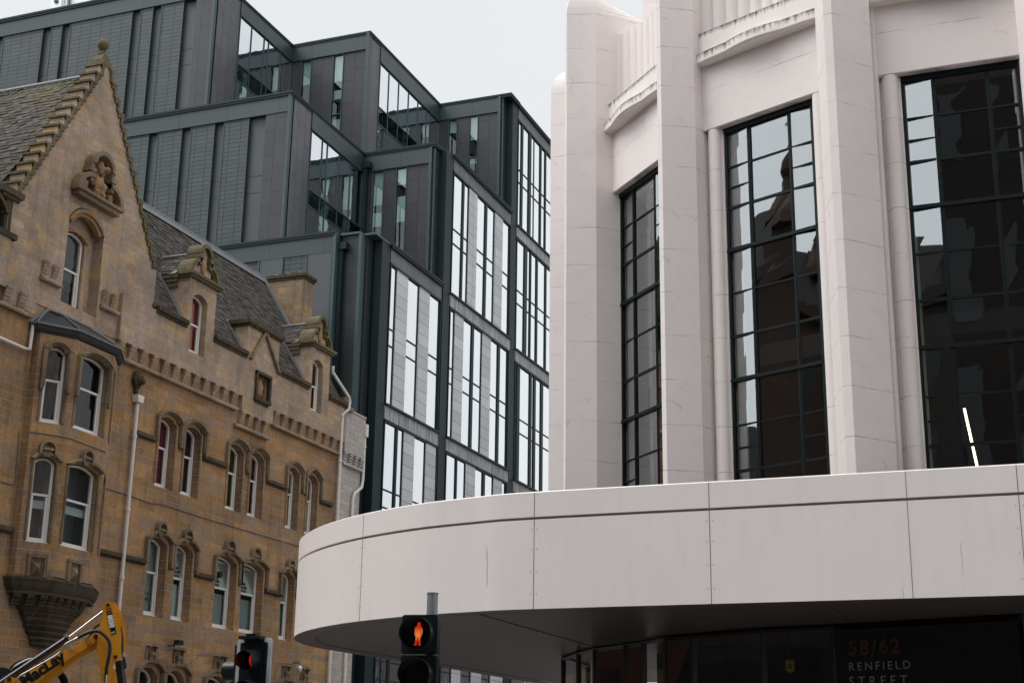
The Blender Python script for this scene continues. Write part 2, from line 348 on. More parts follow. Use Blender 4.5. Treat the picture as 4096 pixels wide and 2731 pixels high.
def wallgrid(mb, inside, us, zs, d0, d1):          # cells of a wall where inside(u,z); reveals at its edges
    us = sorted(set(us)); zs = sorted(set(zs)); f = mb.fr
    I = lambda i, j: 0 <= i < len(us)-1 and 0 <= j < len(zs)-1 and inside((us[i]+us[i+1])/2, (zs[j]+zs[j+1])/2)
    for i in range(len(us)-1):
        for j in range(len(zs)-1):
            if not I(i, j): continue
            a, b, c, e = us[i], us[i+1], zs[j], zs[j+1]
            mb.quad(f(a,c,d1), f(b,c,d1), f(b,e,d1), f(a,e,d1)); mb.quad(f(a,c,d0), f(a,e,d0), f(b,e,d0), f(b,c,d0))
            if not I(i-1, j): mb.quad(f(a,c,d0), f(a,c,d1), f(a,e,d1), f(a,e,d0))
            if not I(i+1, j): mb.quad(f(b,c,d0), f(b,e,d0), f(b,e,d1), f(b,c,d1))
            if not I(i, j-1): mb.quad(f(a,c,d0), f(b,c,d0), f(b,c,d1), f(a,c,d1))
            if not I(i, j+1): mb.quad(f(a,e,d0), f(a,e,d1), f(b,e,d1), f(b,e,d0))
def rects(rs): return lambda u, z: any(a < u < b and c < z < e for a, b, c, e in rs)
def spandrel(mb, u0, u1, zs, rise, ztop, d0, d1):  # fills a square opening head down to its arch
    a = arc(u0, u1, zs, rise); mb.strip(a, [(u, ztop) for u, z in a], d0, d1)
def text(name, body, size, mat, p, xdir, ydir, parent, extrude=.003, align='LEFT', bold=0.0, space=1.0):
    cu = bpy.data.curves.new(name, 'FONT'); cu.body = body; cu.size = size; cu.extrude = extrude; cu.align_x = align; cu.offset = bold; cu.space_character = space; cu.resolution_u = 3
    o = bpy.data.objects.new(name, cu); me = bpy.data.meshes.new_from_object(o); bpy.data.objects.remove(o)
    x = Vector(xdir).normalized(); y = Vector(ydir).normalized(); z = x.cross(y)
    mt = Matrix((x, y, z)).transposed().to_4x4(); mt.translation = Vector(p); me.transform(mt); me.materials.append(M[mat]); me.name = name
    ob = bpy.data.objects.new(name, me); COL.objects.link(ob); ob.parent = parent; return ob
# ================================================================ sandstone building
F = Frame(-26, 0, 0, 1, 1, 0)          # street front, u = distance along the street
SB = thing('sandstone_building', 'tan sandstone tenement with crow-stepped gable, oriel and slate roof', 'building')
def sash(fr, u0, u1, z0, zs, rise, d, parent, curtain=None, cz=None, reveal=.0, cside=None, meet=.5, bd=.75, name='window', glassm='sash_glass', lower=None, mg=.4):
    """one sliding sash window: white frame, panes, whatever hangs behind it"""
    f = MB(fr); w = .075; top = arc(u0, u1, zs, rise); inn = arc(u0+w, u1-w, zs, max(rise-.012, .02))
    f.fb(u0, u0+w, z0, zs, d, d+.07); f.fb(u1-w, u1, z0, zs, d, d+.07); f.strip([(a, b-.0) for a, b in arc(u0+w, u1-w, zs, max(rise-.05, .02))], top, d, d+.07)
    f.fb(u0+w, u1-w, z0, z0+.10, d, d+.06)
    zm = z0+(zs+rise-z0)*meet; f.fb(u0+w, u1-w, zm-.03, zm+.03, d-.01, d+.05)
    f.fb(u0+w, u0+w+.055, z0+.1, zm-.03, d-.02, d+.03); f.fb(u1-w-.055, u1-w, z0+.1, zm-.03, d-.02, d+.03)
    f.fb(u0-.02, u1+.02, z0-.045, z0, d-.02, d+.11)
    o = f.build(name, 'white_frame', parent)
    g = MB(fr); p = [(u0+.03, z0+.03), (u1-.03, z0+.03)]+[(a, b) for a, b in reversed(arc(u0+.03, u1-.03, zs, max(rise-.03, .02)))]
    g.add([fr(a, b, d+.012) for a, b in p], [tuple(range(len(p)))]); g.build('pane', glassm, o)
    r = MB(fr); zt = zs+rise+.1; r.quad(fr(u0-mg,z0-.3,d-bd), fr(u1+mg,z0-.3,d-bd), fr(u1+mg,zt,d-bd), fr(u0-mg,zt,d-bd))
    for ue in (u0-mg, u1+mg): r.quad(fr(ue,z0-.3,d-bd), fr(ue,zt,d-bd), fr(ue,zt,d-.05), fr(ue,z0-.3,d-.05))
    r.quad(fr(u0-mg,zt,d-bd), fr(u1+mg,zt,d-bd), fr(u1+mg,zt,d-.05), fr(u0-mg,zt,d-.05)); r.quad(fr(u0-mg,z0-.3,d-bd), fr(u1+mg,z0-.3,d-bd), fr(u1+mg,z0-.3,d-.05), fr(u0-mg,z0-.3,d-.05))
    r.build('room', 'dark_room' if lower is None else lower, o)
    if curtain:
        c = MB(fr); ca, cb = cside if cside else (u0, u1); n = max(6, int((cb-ca)/.06)); cz0, cz1 = cz if cz else (z0, zs+rise)
        for i in range(n):
            a = ca+(cb-ca)*i/n; b = ca+(cb-ca)*(i+1)/n; da = d-.10+.025*math.sin(i*1.9); db = d-.10+.025*math.sin((i+1)*1.9)
            c.quad(fr(a,cz0,da), fr(b,cz0,db), fr(b,cz1,db), fr(a,cz1,da))
        c.build('curtain', curtain, o, smooth=60)
    return o
def hood(fr, u0, u1, z, rise, d, parent, dropL=None, dropR=None, mini=None, square=False):
    h = MB(fr); w = .10
    a = arc(u0+w, u1-w, z, rise); b = arc(u0, u1, z, rise+w*.9)
    if mini is None and not square:
        h.strip(a, b, d, d+.15); a2 = arc(u0+w+.06, u1-w-.06, z-.03, rise-.01); h.strip(a2, a, d, d+.09)
        a3 = arc(u0+w+.12, u1-w-.12, z-.05, rise-.02); h.strip(a3, a2, d, d+.045)
    else:
        c = (u0+u1)/2; n = len(a)-1; lo = [i for i in range(n+1) if b[i][0] <= c-mini+.02]; hi = [i for i in range(n+1) if b[i][0] >= c+mini-.02]
        h.strip(arc(u0+w, u1-w, z-.02, rise), arc(u0+w-.04, u1-w+.04, z+.01, rise+.05), d, d+.08)
        h.strip([a[i] for i in lo], [b[i] for i in lo], d, d+.16); h.strip([a[i] for i in hi], [b[i] for i in hi], d, d+.16)
        zb = z+rise-.02
        if not square:
            h.strip(arc(c-mini+.07, c+mini-.07, zb+.17, mini-.09), arc(c-mini, c+mini, zb+.17, mini-.01), d, d+.15)
            for s in (-1, 1): h.fb(min(c+s*mini, c+s*(mini-.07)), max(c+s*mini, c+s*(mini-.07)), zb, zb+.17, d, d+.15)
            h.strip(arc(c-mini+.12, c+mini-.12, zb+.17, mini-.13), arc(c-mini+.07, c+mini-.07, zb+.17, mini-.085), d, d+.07)
            k = arc(c-mini+.14, c+mini-.14, zb+.16, mini-.17, 6); h.fp(k, d, d+.05); h.fb(c-.15, c+.15, zb+.10, zb+.17, d, d+.13); h.fb(c-.10, c+.10, zb-.06, zb+.10, d, d+.07)
        else:
            h.strip(arc(c-mini+.04, c+mini-.04, zb+.42, .05), arc(c-mini, c+mini, zb+.47, .08), d, d+.16)
            for s in (-1, 1): h.fb(min(c+s*mini, c+s*(mini-.06)), max(c+s*mini, c+s*(mini-.06)), zb, zb+.42, d, d+.06)
            h.fb(c-.13, c+.13, zb+.20, zb+.30, d, d+.13); h.fb(c-.11, c+.11, zb-.02, zb+.20, d, d+.09)
    for uu, zz in ((u0, dropL), (u1-w, dropR)):
        if zz is not None:
            h.fb(uu, uu+w, zz, z+.02, d, d+.13); h.fb(uu-.035, uu+.035, zz+.1, z-.02, d, d+.09) if uu > u0 else h.fb(uu+w-.035, uu+w+.035, zz+.1, z-.02, d, d+.09)
            h.add([fr(uu,zz,d), fr(uu+w,zz,d), fr(uu+w,zz,d+.13), fr(uu,zz,d+.13), fr(uu+w/2,zz-.06,d)], [(0,1,4), (1,2,4), (2,3,4), (3,0,4), (0,1,2,3)])
    return h.build('hood_mould', 'sandstone_carved', parent)

U3 = [(37.21,38.15), (38.63,39.57), (41.26,42.22), (42.66,43.58), (45.26,46.10), (46.68,47.52)]
U2 = [(37.22,38.16), (38.65,39.59), (41.0,42.25), (42.62,43.98), (45.27,46.15), (46.68,47.52)]
U1 = [(37.25,38.22), (38.68,39.68), (40.9,42.25), (45.4,46.35), (46.75,47.65)]
DM = [(38.25,39.13), (46.38,47.20)]
main = [(24, 49.22, 0, 13.92)]
holes = [(a, b, 10.03, 12.30) for a, b in U3]+[(a, b, 6.14, 8.55) for a, b in U2]+[(a, b, 2.3, 4.72) for a, b in U1]+[(31.12, 34.45, 6.6, 13.0)]
inm = rects(main); inh = rects(holes); ORI = (31.05, 34.5, 6.5, 13.2)
w = MB(F)
us = [24, 49.22]+[x for h in holes for x in h[:2]]; zs = [0, 13.92]+[x for h in holes for x in h[2:]]
wallgrid(w, lambda u, z: inm(u, z) and not inh(u, z), us, zs, -.45, 0)
for a, b in U3: spandrel(w, a, b, 12.06, .2, 12.30, -.3, 0)
for a, b in U2: spandrel(w, a, b, 8.30, .2, 8.55, -.3, 0)
for a, b in U1: spandrel(w, a, b, 4.35, .3, 4.72, -.3, 0)
w.build('wall', 'sandstone', SB)
# upper wall, corbelled out, with its two dormer fronts and the central chimney front
up = [(24, 29.58, 13.93, 15.36), (34.62, 49.22, 13.93, 15.36), (38.02, 39.62, 15.36, 17.0), (46.16, 47.72, 15.36, 16.98), (41.72, 43.88, 15.36, 16.52)]
uh = [(a, b, 14.58, 16.62) for a, b in DM]+[(42.46, 43.28, 14.10, 14.92)]
iu = rects(up); ih = rects(uh); w = MB(F)
us = [x for r in up+uh for x in r[:2]]; zs = [x for r in up+uh for x in r[2:]]
wallgrid(w, lambda u, z: iu(u, z) and not ih(u, z), us, zs, -.35, .15)
for a, b in DM: spandrel(w, a, b, 16.38, .2, 16.62, -.2, .15)
w.fb(42.46, 43.28, 14.10, 14.92, -.2, -.05)
w.build('upper_wall', 'sandstone_upper', SB)
# back of the building, floors and end walls (plain)
w = MB(); w.box(-34, -33.6, 24, 49.2, 0, 15.3); w.box(-33.6, -26.46, 48.8, 49.15, 0, 15.3); w.box(-33.6, -26.46, 24.02, 24.4, 0, 15.3); w.build('rear_walls', 'sandstone', SB)
# courses and ledges
def ropecourse(ua, ub, z, par):
    n = max(2, int((ub-ua)/.035)); t = MB(F); t.fb(ua, ub, z-.03, z+.08, 0, .10); b = t.build('rope_moulding', 'sandstone_carved', par)
    t = MB(); pts = [F(ua+(ub-ua)*i/n, z+.012*math.sin(i*2.1), .115+.012*math.cos(i*2.1)) for i in range(n+1)]
    t.tube(pts, [.055+.014*math.sin(i*2.1) for i in range(n+1)], 7); t.build('rope_twist', 'sandstone_upper', b, smooth=50)
def corbels(ua, ub, z, zt, n, par, dp=.15):
    c = MB(F); st = (ub-ua)/n; wd = st*.46
    for i in range(n):
        u = ua+st*i+.02; c.cut()
        h = (zt-z)/5
        for k in range(5):
            d1 = .03+dp*(k+1)/5; za = z+h*k
            c.fb(u, u+wd, za+.012, za+h*.55, 0, d1-.015); c.fb(u, u+wd, za+h*.55, za+h, 0, d1)
    return c.build('corbel', 'sandstone_upper', par)
ropecourse(34.66, 41.43, 13.40, SB); corbels(34.66, 41.66, 13.45, 13.93, 12, SB)
ropecourse(41.42, 43.62, 12.86, SB)
b = MB(F); b.fb(41.66, 43.74, 13.40, 13.93, 0, .15); b.build('upper_wall_drop', 'sandstone_upper', SB); corbels(41.66, 43.74, 12.91, 13.40, 4, SB)
ropecourse(43.86, 48.84, 13.41, SB); corbels(43.88, 48.9, 13.46, 13.93, 8, SB)
ropecourse(28.4, 30.79, 13.46, SB); corbels(28.4, 30.79, 13.51, 14.0, 4, SB)
ropecourse(31.0, 31.86, 14.67, SB); corbels(31.02, 31.88, 14.72, 15.2, 2, SB)
ropecourse(33.72, 34.52, 14.67, SB); corbels(33.74, 34.54, 14.72, 15.2, 2, SB)
l = MB(F)
for a, b in ((24, 31.0), (34.55, 37.05), (39.75, 40.82), (44.1, 45.18)): l.cut(); l.fb(a, b, 7.62, 7.74, 0, .12); l.fb(a, b, 7.57, 7.62, 0, .06)
for a, b in ((36.0, 37.02), (39.72, 41.1), (43.8, 45.12), (47.7, 48.6)): l.cut(); l.fb(a, b, 11.36, 11.48, 0, .12); l.fb(a, b, 11.31, 11.36, 0, .06)
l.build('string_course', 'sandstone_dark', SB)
# windows, three rows
C3 = ['curtain_plum', 'curtain_navy', 'curtain_green', 'curtain_rust', 'curtain_teal', 'curtain_maroon']
for i, (a, b) in enumerate(U3):
    o = sash(F, a+.02, b-.02, 10.10, 12.02, .19, -.30, SB, curtain=C3[i], meet=.58, cz=(10.1, 12.2), cside=(a, b-.02) if i != 1 else (a+.38, b))
    j = i % 2; hood(F, a-.2 if j == 0 else a-.2, b+.26, 12.18, .24, 0, o, dropL=11.42, dropR=11.44)
    t = MB(); t.tube([F(b+.02, 10.1, .015), F(b+.02, 12.1, .015)], .045); t.tube([F(a-.02, 10.1, .015), F(a-.02, 12.1, .015)], .045); t.build('jamb_moulding', 'sandstone', o, smooth=60, each=True)
for i, (a, b) in enumerate(U2):
    o = sash(F, a+.02, b-.02, 6.20, 8.28, .18, -.30, SB, curtain='panel_grey' if i != 1 else 'panel_pale', cz=(6.2, 8.5) if i == 0 else (6.2, 7.3), meet=.56, bd=1.2, lower='room_grey')
    hood(F, a-.22, b+.24, 8.40, .22, 0, o, dropL=7.66, dropR=7.66, mini=.24 if i not in (2, 3) else .30)
    t = MB(); t.tube([F(b+.02, 6.2, .015), F(b+.02, 8.3, .015)], .045); t.build('jamb_moulding', 'sandstone', o, smooth=60, each=True)
    if i >= 1:       # theatre school panel in the upper sash
        p = MB(F); k = arc(a+.1, b-.08, 8.25, .12); p.add([F(x, z, -.315) for x, z in [(a+.1, 7.42), (b-.08, 7.42)]+list(reversed(k))], [tuple(range(len(k)+2))]); p.build('sign_panel', 'panel_pale', o)
        wv = b-a
        for q, cn in enumerate(['stripe_yellow', 'stripe_green', 'stripe_red', 'stripe_blue', 'stripe_orange', 'stripe_red']):
            s0 = .36+.085*q; s = MB(F); x0 = a+wv*(s0+.04); x1 = b-.10; zt = 8.27
            s.add([F(min(x0, x1), zt, -.308), F(min(x0+wv*.05, x1+.001), zt, -.308), F(x1, 7.58+.11*q+.065, -.308), F(x1, 7.58+.11*q, -.308)], [(0,1,2,3)]); s.build('rainbow_stripe', cn, o)
        for r_, wd in enumerate(['YORK', 'THEATRE', 'SCHOOL']):
            text('sign_lettering', wd, .115, 'lettering_dark', F(b-.40 if wv < 1.1 else b-.74, 7.76-.12*r_, -.306), (0,1,0), (0,0,1), o, align='CENTER', bold=.004)
    else:
        for r_, wd in enumerate(['THEATRE &', 'DANCEWEAR']): text('sign_lettering', wd, .15, 'lettering_dark', F(b-.34, 6.78-.16*r_, -.285), (0,1,0), (0,0,1), o, align='RIGHT', bold=.005)
    if i == 2:
        t = MB(); t.tube([F(a+.50, 7.88, -.30), F(a+.50, 7.88, -.12)], .11, 14); t.build('vent_cowl', 'signal_black', o, smooth=40)
for i, (a, b) in enumerate(U1):
    o = sash(F, a+.02, b-.02, 2.4, 4.32, .28, -.30, SB, curtain='panel_grey', cz=(2.4, 4.2), meet=.72, lower='room_grey')
    hood(F, a-.22, b+.24, 4.55, .26, 0, o, dropL=3.7, dropR=3.7, mini=.26 if i != 2 else .36, square=True)
for i, (a, b) in enumerate(DM):
    o = sash(F, a+.02, b-.02, 14.64, 16.36, .18, -.12, SB, curtain='curtain_red' if i == 0 else 'curtain_maroon', cz=(14.7, 16.5), cside=(a, b-.1) if i == 0 else (a+.2, b), mg=.12, bd=.5)
# carved panel in its frame
c = MB(F); c.fb(42.36, 42.46, 14.0, 15.0, .1, .24); c.fb(43.28, 43.38, 14.0, 15.0, .1, .24); c.fb(42.36, 43.38, 14.92, 15.02, .1, .25); c.fb(42.33, 43.41, 13.98, 14.10, .1, .26); c.fb(42.42, 43.3, 13.9, 13.98, .1, .2)
pf = c.build('panel_frame', 'sandstone_dark', SB)
c = MB(); c.blob(F(42.88, 14.50, .0), .14, .22, .36, 3, .12); pf2 = c.build('carved_shield', 'crest_stone', pf, smooth=80)
c = MB()
for k in range(9): c.blob(F(42.88+.3*math.cos(k*.7), 14.5+.33*math.sin(k*.7), -.02), .07, .06, .07, k, .3, 6, 4)
c.build('carved_foliage', 'sandstone_dark', pf, smooth=80)
# gablet mouldings and chimney slab
def bar(mb, fr, a, b, wd, d0, d1):
    t = (Vector(b)-Vector(a)).normalized(); n = Vector((-t.y, t.x))*wd/2; A, B = Vector(a), Vector(b)
    mb.fp([tuple(A-n), tuple(B-n), tuple(B+n), tuple(A+n)], d0, d1)
c = MB(F); bar(c, F, (41.92, 15.3), (42.80, 16.5), .12, .15, .26); bar(c, F, (43.88, 15.3), (42.80, 16.5), .12, .15, .26)
ch = MB(); ch.box(-27.4, -26.36, 41.72, 43.88, 15.0, 16.52); ce = ch.build('wall_head_chimney', 'chimney_stone', SB)
c.build('gablet_moulding', 'sandstone_carved', ce, each=True)
c = MB(); c.box(-27.5, -25.7, 41.58, 44.02, 16.52, 16.66); c.box(-27.45, -25.76, 41.64, 43.96, 16.46, 16.52); c.build('cap_slab', 'sandstone_dark', ce)
# eaves course
e = MB(F)
for a, b in ((36.35, 38.02), (39.62, 41.72), (43.88, 46.16), (47.72, 49.15)): e.cut(); e.fb(a, b, 15.36, 15.50, -.3, .27); e.fb(a, b, 15.27, 15.36, .15, .21)
e.cut(); e.fb(24, 29.75, 15.28, 15.44, -.3, .2)
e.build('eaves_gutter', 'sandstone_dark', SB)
# ---------------------------------------------------------------- slated roofs
def slates(name, par, A, B, up_, length, clip=None, wd=.26, gap=.185, mat='slate', fish=None):
    """courses of single slates between eaves points A and B, running up the slope"""
    mb = MB(); A = Vector(A); B = Vector(B); ax = (B-A).normalized(); L = (B-A).length; up_ = Vector(up_).normalized(); nn = ax.cross(up_)
    if nn.z < 0: nn = -nn
    rows = int(length/gap)+1
    for r in range(rows):
        off = (r % 2)*wd/2; n = int(L/wd)+2
        for i in range(n):
            s = i*wd-off+random.uniform(-.008, .008); e_ = min(s+wd*.97, L); s = max(s, 0)
            if e_-s < .03: continue
            v0 = r*gap+random.uniform(-.012, .012); v1 = min(v0+gap*1.9, length)
            if v1 <= v0 or (clip and not clip((s+e_)/2, (v0+gap/2))): continue
            l = random.uniform(.018, .042); j = random.uniform(0, .006); sk = random.uniform(-.012, .012)
            P = lambda a, v, h: A+ax*a+up_*v+nn*h
            if fish and fish(r): 
                m_ = (s+e_)/2; mb.add([P(s,v0+.07,l), P(s+wd*.2,v0+.015,l), P(m_,v0-.01,l), P(e_-wd*.2,v0+.015,l), P(e_,v0+.07,l), P(e_,v1,j), P(s,v1,j)], [(0,1,2,3,4,5,6)])
            else: mb.add([P(s,v0+sk,l), P(e_,v0-sk,l), P(e_,v1,j), P(s,v1,j), P(s,v0+sk,l-.012), P(e_,v0-sk,l-.012)], [(0,1,2,3), (4,5,1,0)])
    return mb.build(name, mat, par)
RZ = 20.42; RX = -29.0
sl = (Vector((RX, 0, RZ))-Vector((-25.9, 0, 15.42))); SLEN = sl.length; su = sl.normalized()
d1 = (38.02, 39.62); d2 = (46.16, 47.72)
def mclip(s, v):
    y = 34.2+s; z = 15.42+su.z*v
    if y < 36.4 and z < 16.9: return y > 36.35
    for a, b in (d1, d2):
        if a < y < b and z < 17.3: return False
    if 41.72 < y < 43.88 and z < 16.7: return False
    if y > 47.72 and z > 15.42+(RZ-15.42)*max(0, 1-(y-47.72)/.01): return y < 49.0 and z < 17.3
    return True
ru = MB(); ru.quad(W(-27.0,36.4,17.07), W(-27.0,47.7,17.07), W(RX,47.7,RZ-.05), W(RX,33,RZ-.05))
for ya, yb in ((36.4, d1[0]), (d1[1], d2[0]), (d2[1]-.02, 47.7)): ru.quad(W(-25.95,ya,15.34), W(-25.95,yb,15.34), W(-27.0,yb,17.07), W(-27.0,ya,17.07)); ru.quad(W(RX,33,RZ-.05), W(RX,47.7,RZ-.05), W(-33.9,47.7,15.3), W(-33.9,33,15.3)); ru.quad(W(-25.95,47.7,15.34), W(-25.95,49.1,15.34), W(-27.1,49.1,17.2), W(-27.1,47.7,17.2))
ru.add([W(-25.95,47.68,15.34), W(RX,47.68,RZ-.05), W(-33.9,47.68,15.3)], [(0,1,2)])
roof = ru.build('roof', 'roof_dark', SB)
slates('roof_slates', roof, (-25.9, 34.2, 15.42), (-25.9, 49.0, 15.42), su, SLEN, mclip)
# lead: ridge, verge, dormer flashings
ld = MB(); ld.tube([W(RX, 34.0, RZ+.05), W(RX, 47.75, RZ+.05)], .085, 8); ld.hexa([W(RX-.2,34,RZ-.12), W(RX+.22,34,RZ-.22), W(RX+.22,47.75,RZ-.22), W(RX-.2,47.75,RZ-.12), W(RX-.03,34,RZ+.08), W(RX+.05,34,RZ+.08), W(RX+.05,47.75,RZ+.08), W(RX-.03,47.75,RZ+.08)])
vb = Vector((-25.9, 47.62, 15.5)); vt = Vector((RX, 47.62, RZ+.03)); nn = Vector((su.z, 0, -su.x))
def ribbon(mb, a, b, side, nrm, wd, th):
    a, b, side, nrm = Vector(a), Vector(b), Vector(side)*wd/2, Vector(nrm)*th
    mb.hexa([a-side, a+side, b+side, b-side, a-side+nrm, a+side+nrm, b+side+nrm, b-side+nrm])
ribbon(ld, (-27.25,47.62,17.62), vt, (0,1,0), nn, .24, .07)
for a, b in (d1, d2): ribbon(ld, (-25.93, a-.09, 15.47), (-26.98, a-.09, 17.15), (0,1,0), nn, .24, .06)
ribbon(ld, (-25.93, 41.63, 15.47), (-26.70, 41.63, 16.68), (0,1,0), nn, .22, .06)
ld.build('lead_flashing', 'lead', roof, smooth=40, each=True)
# dormers: cheeks, slated roof, scrolled pediment
for k, (a, b) in enumerate((d1, d2)):
    zt = 17.0 if k == 0 else 16.98; c = (a+b)/2; D = MB()
    D.add([W(-26.35,a,15.0), W(-27.0,a,zt), W(-26.35,a,zt), W(-26.35,a+.28,15.0), W(-27.0,a+.28,zt), W(-26.35,a+.28,zt)], [(0,1,2), (3,5,4), (0,3,4,1), (1,4,5,2), (0,2,5,3)])
    D.add([W(-26.35,b,15.0), W(-27.0,b,zt), W(-26.35,b,zt), W(-26.35,b-.28,15.0), W(-27.0,b-.28,zt), W(-26.35,b-.28,zt)], [(0,1,2), (3,5,4), (0,3,4,1), (1,4,5,2), (0,2,5,3)])
    D.box(-27.3, -26.34, a, b, zt-.25, zt)
    do = D.build('dormer', 'sandstone_upper', SB)
    cn = MB(); cn.box(-26.3, -25.72, a-.10, b+.10, zt+.0, zt+.08); cn.box(-26.25, -25.66, a-.16, b+.16, zt+.08, zt+.18); cn.box(-26.9, -26.3, a-.07, a+.02, zt-.30, zt-.16); cn.box(-26.9, -26.3, a-.10, a+.02, zt-.14, zt-.02); cn.box(-27.1, -26.25, a-.13, a+.05, zt+.0, zt+.10); cn.build('cornice', 'sandstone_moss', do)
    pd = MB(F); zb = zt+.18; d0, d1_ = -.35, .20                       # pediment: two side quadrants and a round head
    qu = lambda s, r: [(c+s*(.80-r*(1-math.cos(t))-(0)), zb+r*math.sin(t)) for t in [i*math.pi/2/6 for i in range(7)]]
    for s in (-1, 1):
        o_ = [(c+s*(.26+.60*math.cos(t)), zb+.62*math.sin(t)) for t in [i*math.pi/2/7 for i in range(8)]]
        i_ = [(c+s*(.26+.47*math.cos(t)), zb+.49*math.sin(t)) for t in [i*math.pi/2/7 for i in range(8)]]
        pd.strip(i_, o_, d0, d1_); pd.strip([(c+s*(.26+.40*math.cos(t)), zb+.42*math.sin(t)) for t in [i*math.pi/2/7 for i in range(8)]], i_, d0, d1_-.07)
    pd.fb(c-.37, c-.23, zb+.40, zb+.80, d0, d1_); pd.fb(c+.23, c+.37, zb+.40, zb+.80, d0, d1_)
    pd.fb(c-.42, c-.20, zb+.62, zb+.76, d0, d1_+.03); pd.fb(c+.20, c+.42, zb+.62, zb+.76, d0, d1_+.03)
    pd.strip(arc(c-.24, c+.24, zb+.84, .22), arc(c-.37, c+.37, zb+.84, .36), d0, d1_); pd.fb(c-.37, c-.24, zb+.76, zb+.86, d0, d1_); pd.fb(c+.24, c+.37, zb+.76, zb+.86, d0, d1_)
    pd.build('pediment', 'sandstone_moss', do)
    tp = MB(F); tp.fb(c-.66, c+.66, zb, zb+.14, d0+.02, .06); tp.fb(c-.5, c+.5, zb+.14, zb+.42, d0+.02, .06); tp.fb(c-.26, c+.26, zb+.42, zb+.86, d0+.02, .06); tp.fp(arc(c-.25, c+.25, zb+.86, .22), d0+.02, .06); tp.build('tympanum', 'sandstone_upper', do)
    s_ = MB(); s_.blob(F(c, zb+.42, .08), .06, .15, .25, k, .15); s_.build('shield', 'crest_stone', do, smooth=80)
    # little roof behind the pediment, ridge running back into the slope
    zr = 18.0; xr = -27.95
    rr = MB(); rr.add([W(-26.3,a-.12,zt+.10), W(-26.3,c,zr+.05), W(-26.3,b+.12,zt+.10), W(-27.05,a-.12,zt+.10), W(xr,c,zr+.05), W(-27.05,b+.12,zt+.10)], [(0,1,4,3), (1,2,5,4), (0,2,1)]); rr.build('dormer_roof', 'roof_dark', do)
    upv = Vector((0, c-(a-.12), zr-zt-.05)); LL = upv.length
    for sgn in (1, -1):
        ya = a-.12 if sgn == 1 else b+.12
        slates('dormer_slates', do, (-26.3, ya, zt+.13), (xr, ya, zt+.13), (0, sgn*upv.y, upv.z), LL, lambda s, v: s < .75+.9*(v/LL), gap=.2, wd=.3)
    lr = MB(); lr.tube([W(-26.3,c,zr+.10), W(xr-.05,c,zr+.10)], .06); lr.add([W(-26.33,a-.15,zt+.12), W(-26.60,a-.15,zt+.12), W(-26.33,a+.10,zt+.42)], [(0,1,2)]); lr.build('lead_ridge', 'lead', do)
# end stack
c = MB(); c.box(-29.25, -27.45, 48.15, 48.95, 16.5, 20.55); st = c.build('end_chimney', 'chimney_stone', SB)
c = MB(); c.box(-29.35, -27.35, 48.05, 49.05, 20.55, 20.68); c.box(-29.29, -27.41, 48.11, 48.99, 20.45, 20.55); c.build('cap_slab', 'sandstone_dark', st)
c = MB()
for x in (-28.9, -28.35, -27.8): c.lathe((x, 48.55), [(.12, 20.68), (.13, 20.8), (.11, 20.86)], 10)
c.build('chimney_pot', 'terracotta', st, smooth=40, each=True)
# ---------------------------------------------------------------- gable
GC = 32.95; G0, GT = 16.66, 22.02; NS = 14
g = MB(F); gh = [(31.98, 33.62, 14.30, 17.44)]; gr = [(29.6, 34.62, 13.93, G0), (34.62, 36.35, 15.36, G0)]
ig = rects(gr); ihg = rects(gh)
wallgrid(g, lambda u, z: ig(u, z) and not ihg(u, z), [29.6, 34.62, 36.35, 31.98, 33.62], [13.93, G0, 14.30, 15.36], -.5, .02)
g.fb(29.6, 30.99, 13.60, 13.93, 0, .02)
steps = []
for i in range(NS):
    z0 = G0+(GT-G0)*i/NS; z1 = G0+(GT-G0)*(i+1)/NS; hw = 3.22-(3.22-.28)*i/(NS-1); steps.append((hw, z0, z1))
    if z0 < 17.44:
        g.fb(GC-hw, 31.98, z0, z1, -.5, .02); g.fb(33.62, GC+hw, z0, z1, -.5, .02)
        if z1 > 17.44: g.fb(31.98, 33.62, 17.44, z1, -.5, .02)
    else: g.fb(GC-hw, GC+hw, z0, z1, -.5, .02)
spandrel(g, 31.98, 33.62, 16.86, .5, 17.44, -.35, .02)
g.fb(31.98, 32.28, 14.3, 17.36, -.45, -.34); g.fb(33.26, 33.62, 14.3, 17.36, -.45, -.34); g.fb(32.28, 33.26, 16.72, 17.36, -.45, -.34)
gable = g.build('gable', 'sandstone_upper', SB)
sp = MB(F); spandrel(sp, 32.28, 33.26, 16.48, .2, 16.72, -.45, -.30); sp.strip(arc(32.26, 33.28, 16.46, .2), arc(32.18, 33.36, 16.46, .27), -.34, -.28); sp.strip(arc(32.06, 33.54, 16.80, .40), arc(31.98, 33.62, 16.80, .52), -.05, .07); sp.strip(arc(32.16, 33.44, 16.74, .36), arc(32.06, 33.54, 16.80, .40), -.15, .0); sp.build('window_arch', 'sandstone', gable)
o = sash(F, 32.30, 33.24, 14.40, 16.46, .18, -.50, SB, curtain='curtain_teal', cz=(14.4, 16.0), cside=(32.3, 32.7))
c = MB(F)          # moulded strip and copes of the crow steps, on both rakes
for i, (hw, z0, z1) in enumerate(steps):
    nx = steps[i+1][0] if i+1 < NS else .16
    for s in (-1, 1):
        e0, e1 = GC+s*hw, GC+s*nx
        c.fb(min(e0, e1)-.05, max(e0, e1)+.05, z1-.045, z1+.025, -.54, .08)
        c.fb(min(e0, e0-s*.10), max(e0, e0-s*.10), z0, z1-.05, .02, .09); c.fb(min(e0, e1), max(e0, e1), z1-.16, z1-.06, .02, .075)
c.build('crow_step_coping', 'sandstone_moss', gable)
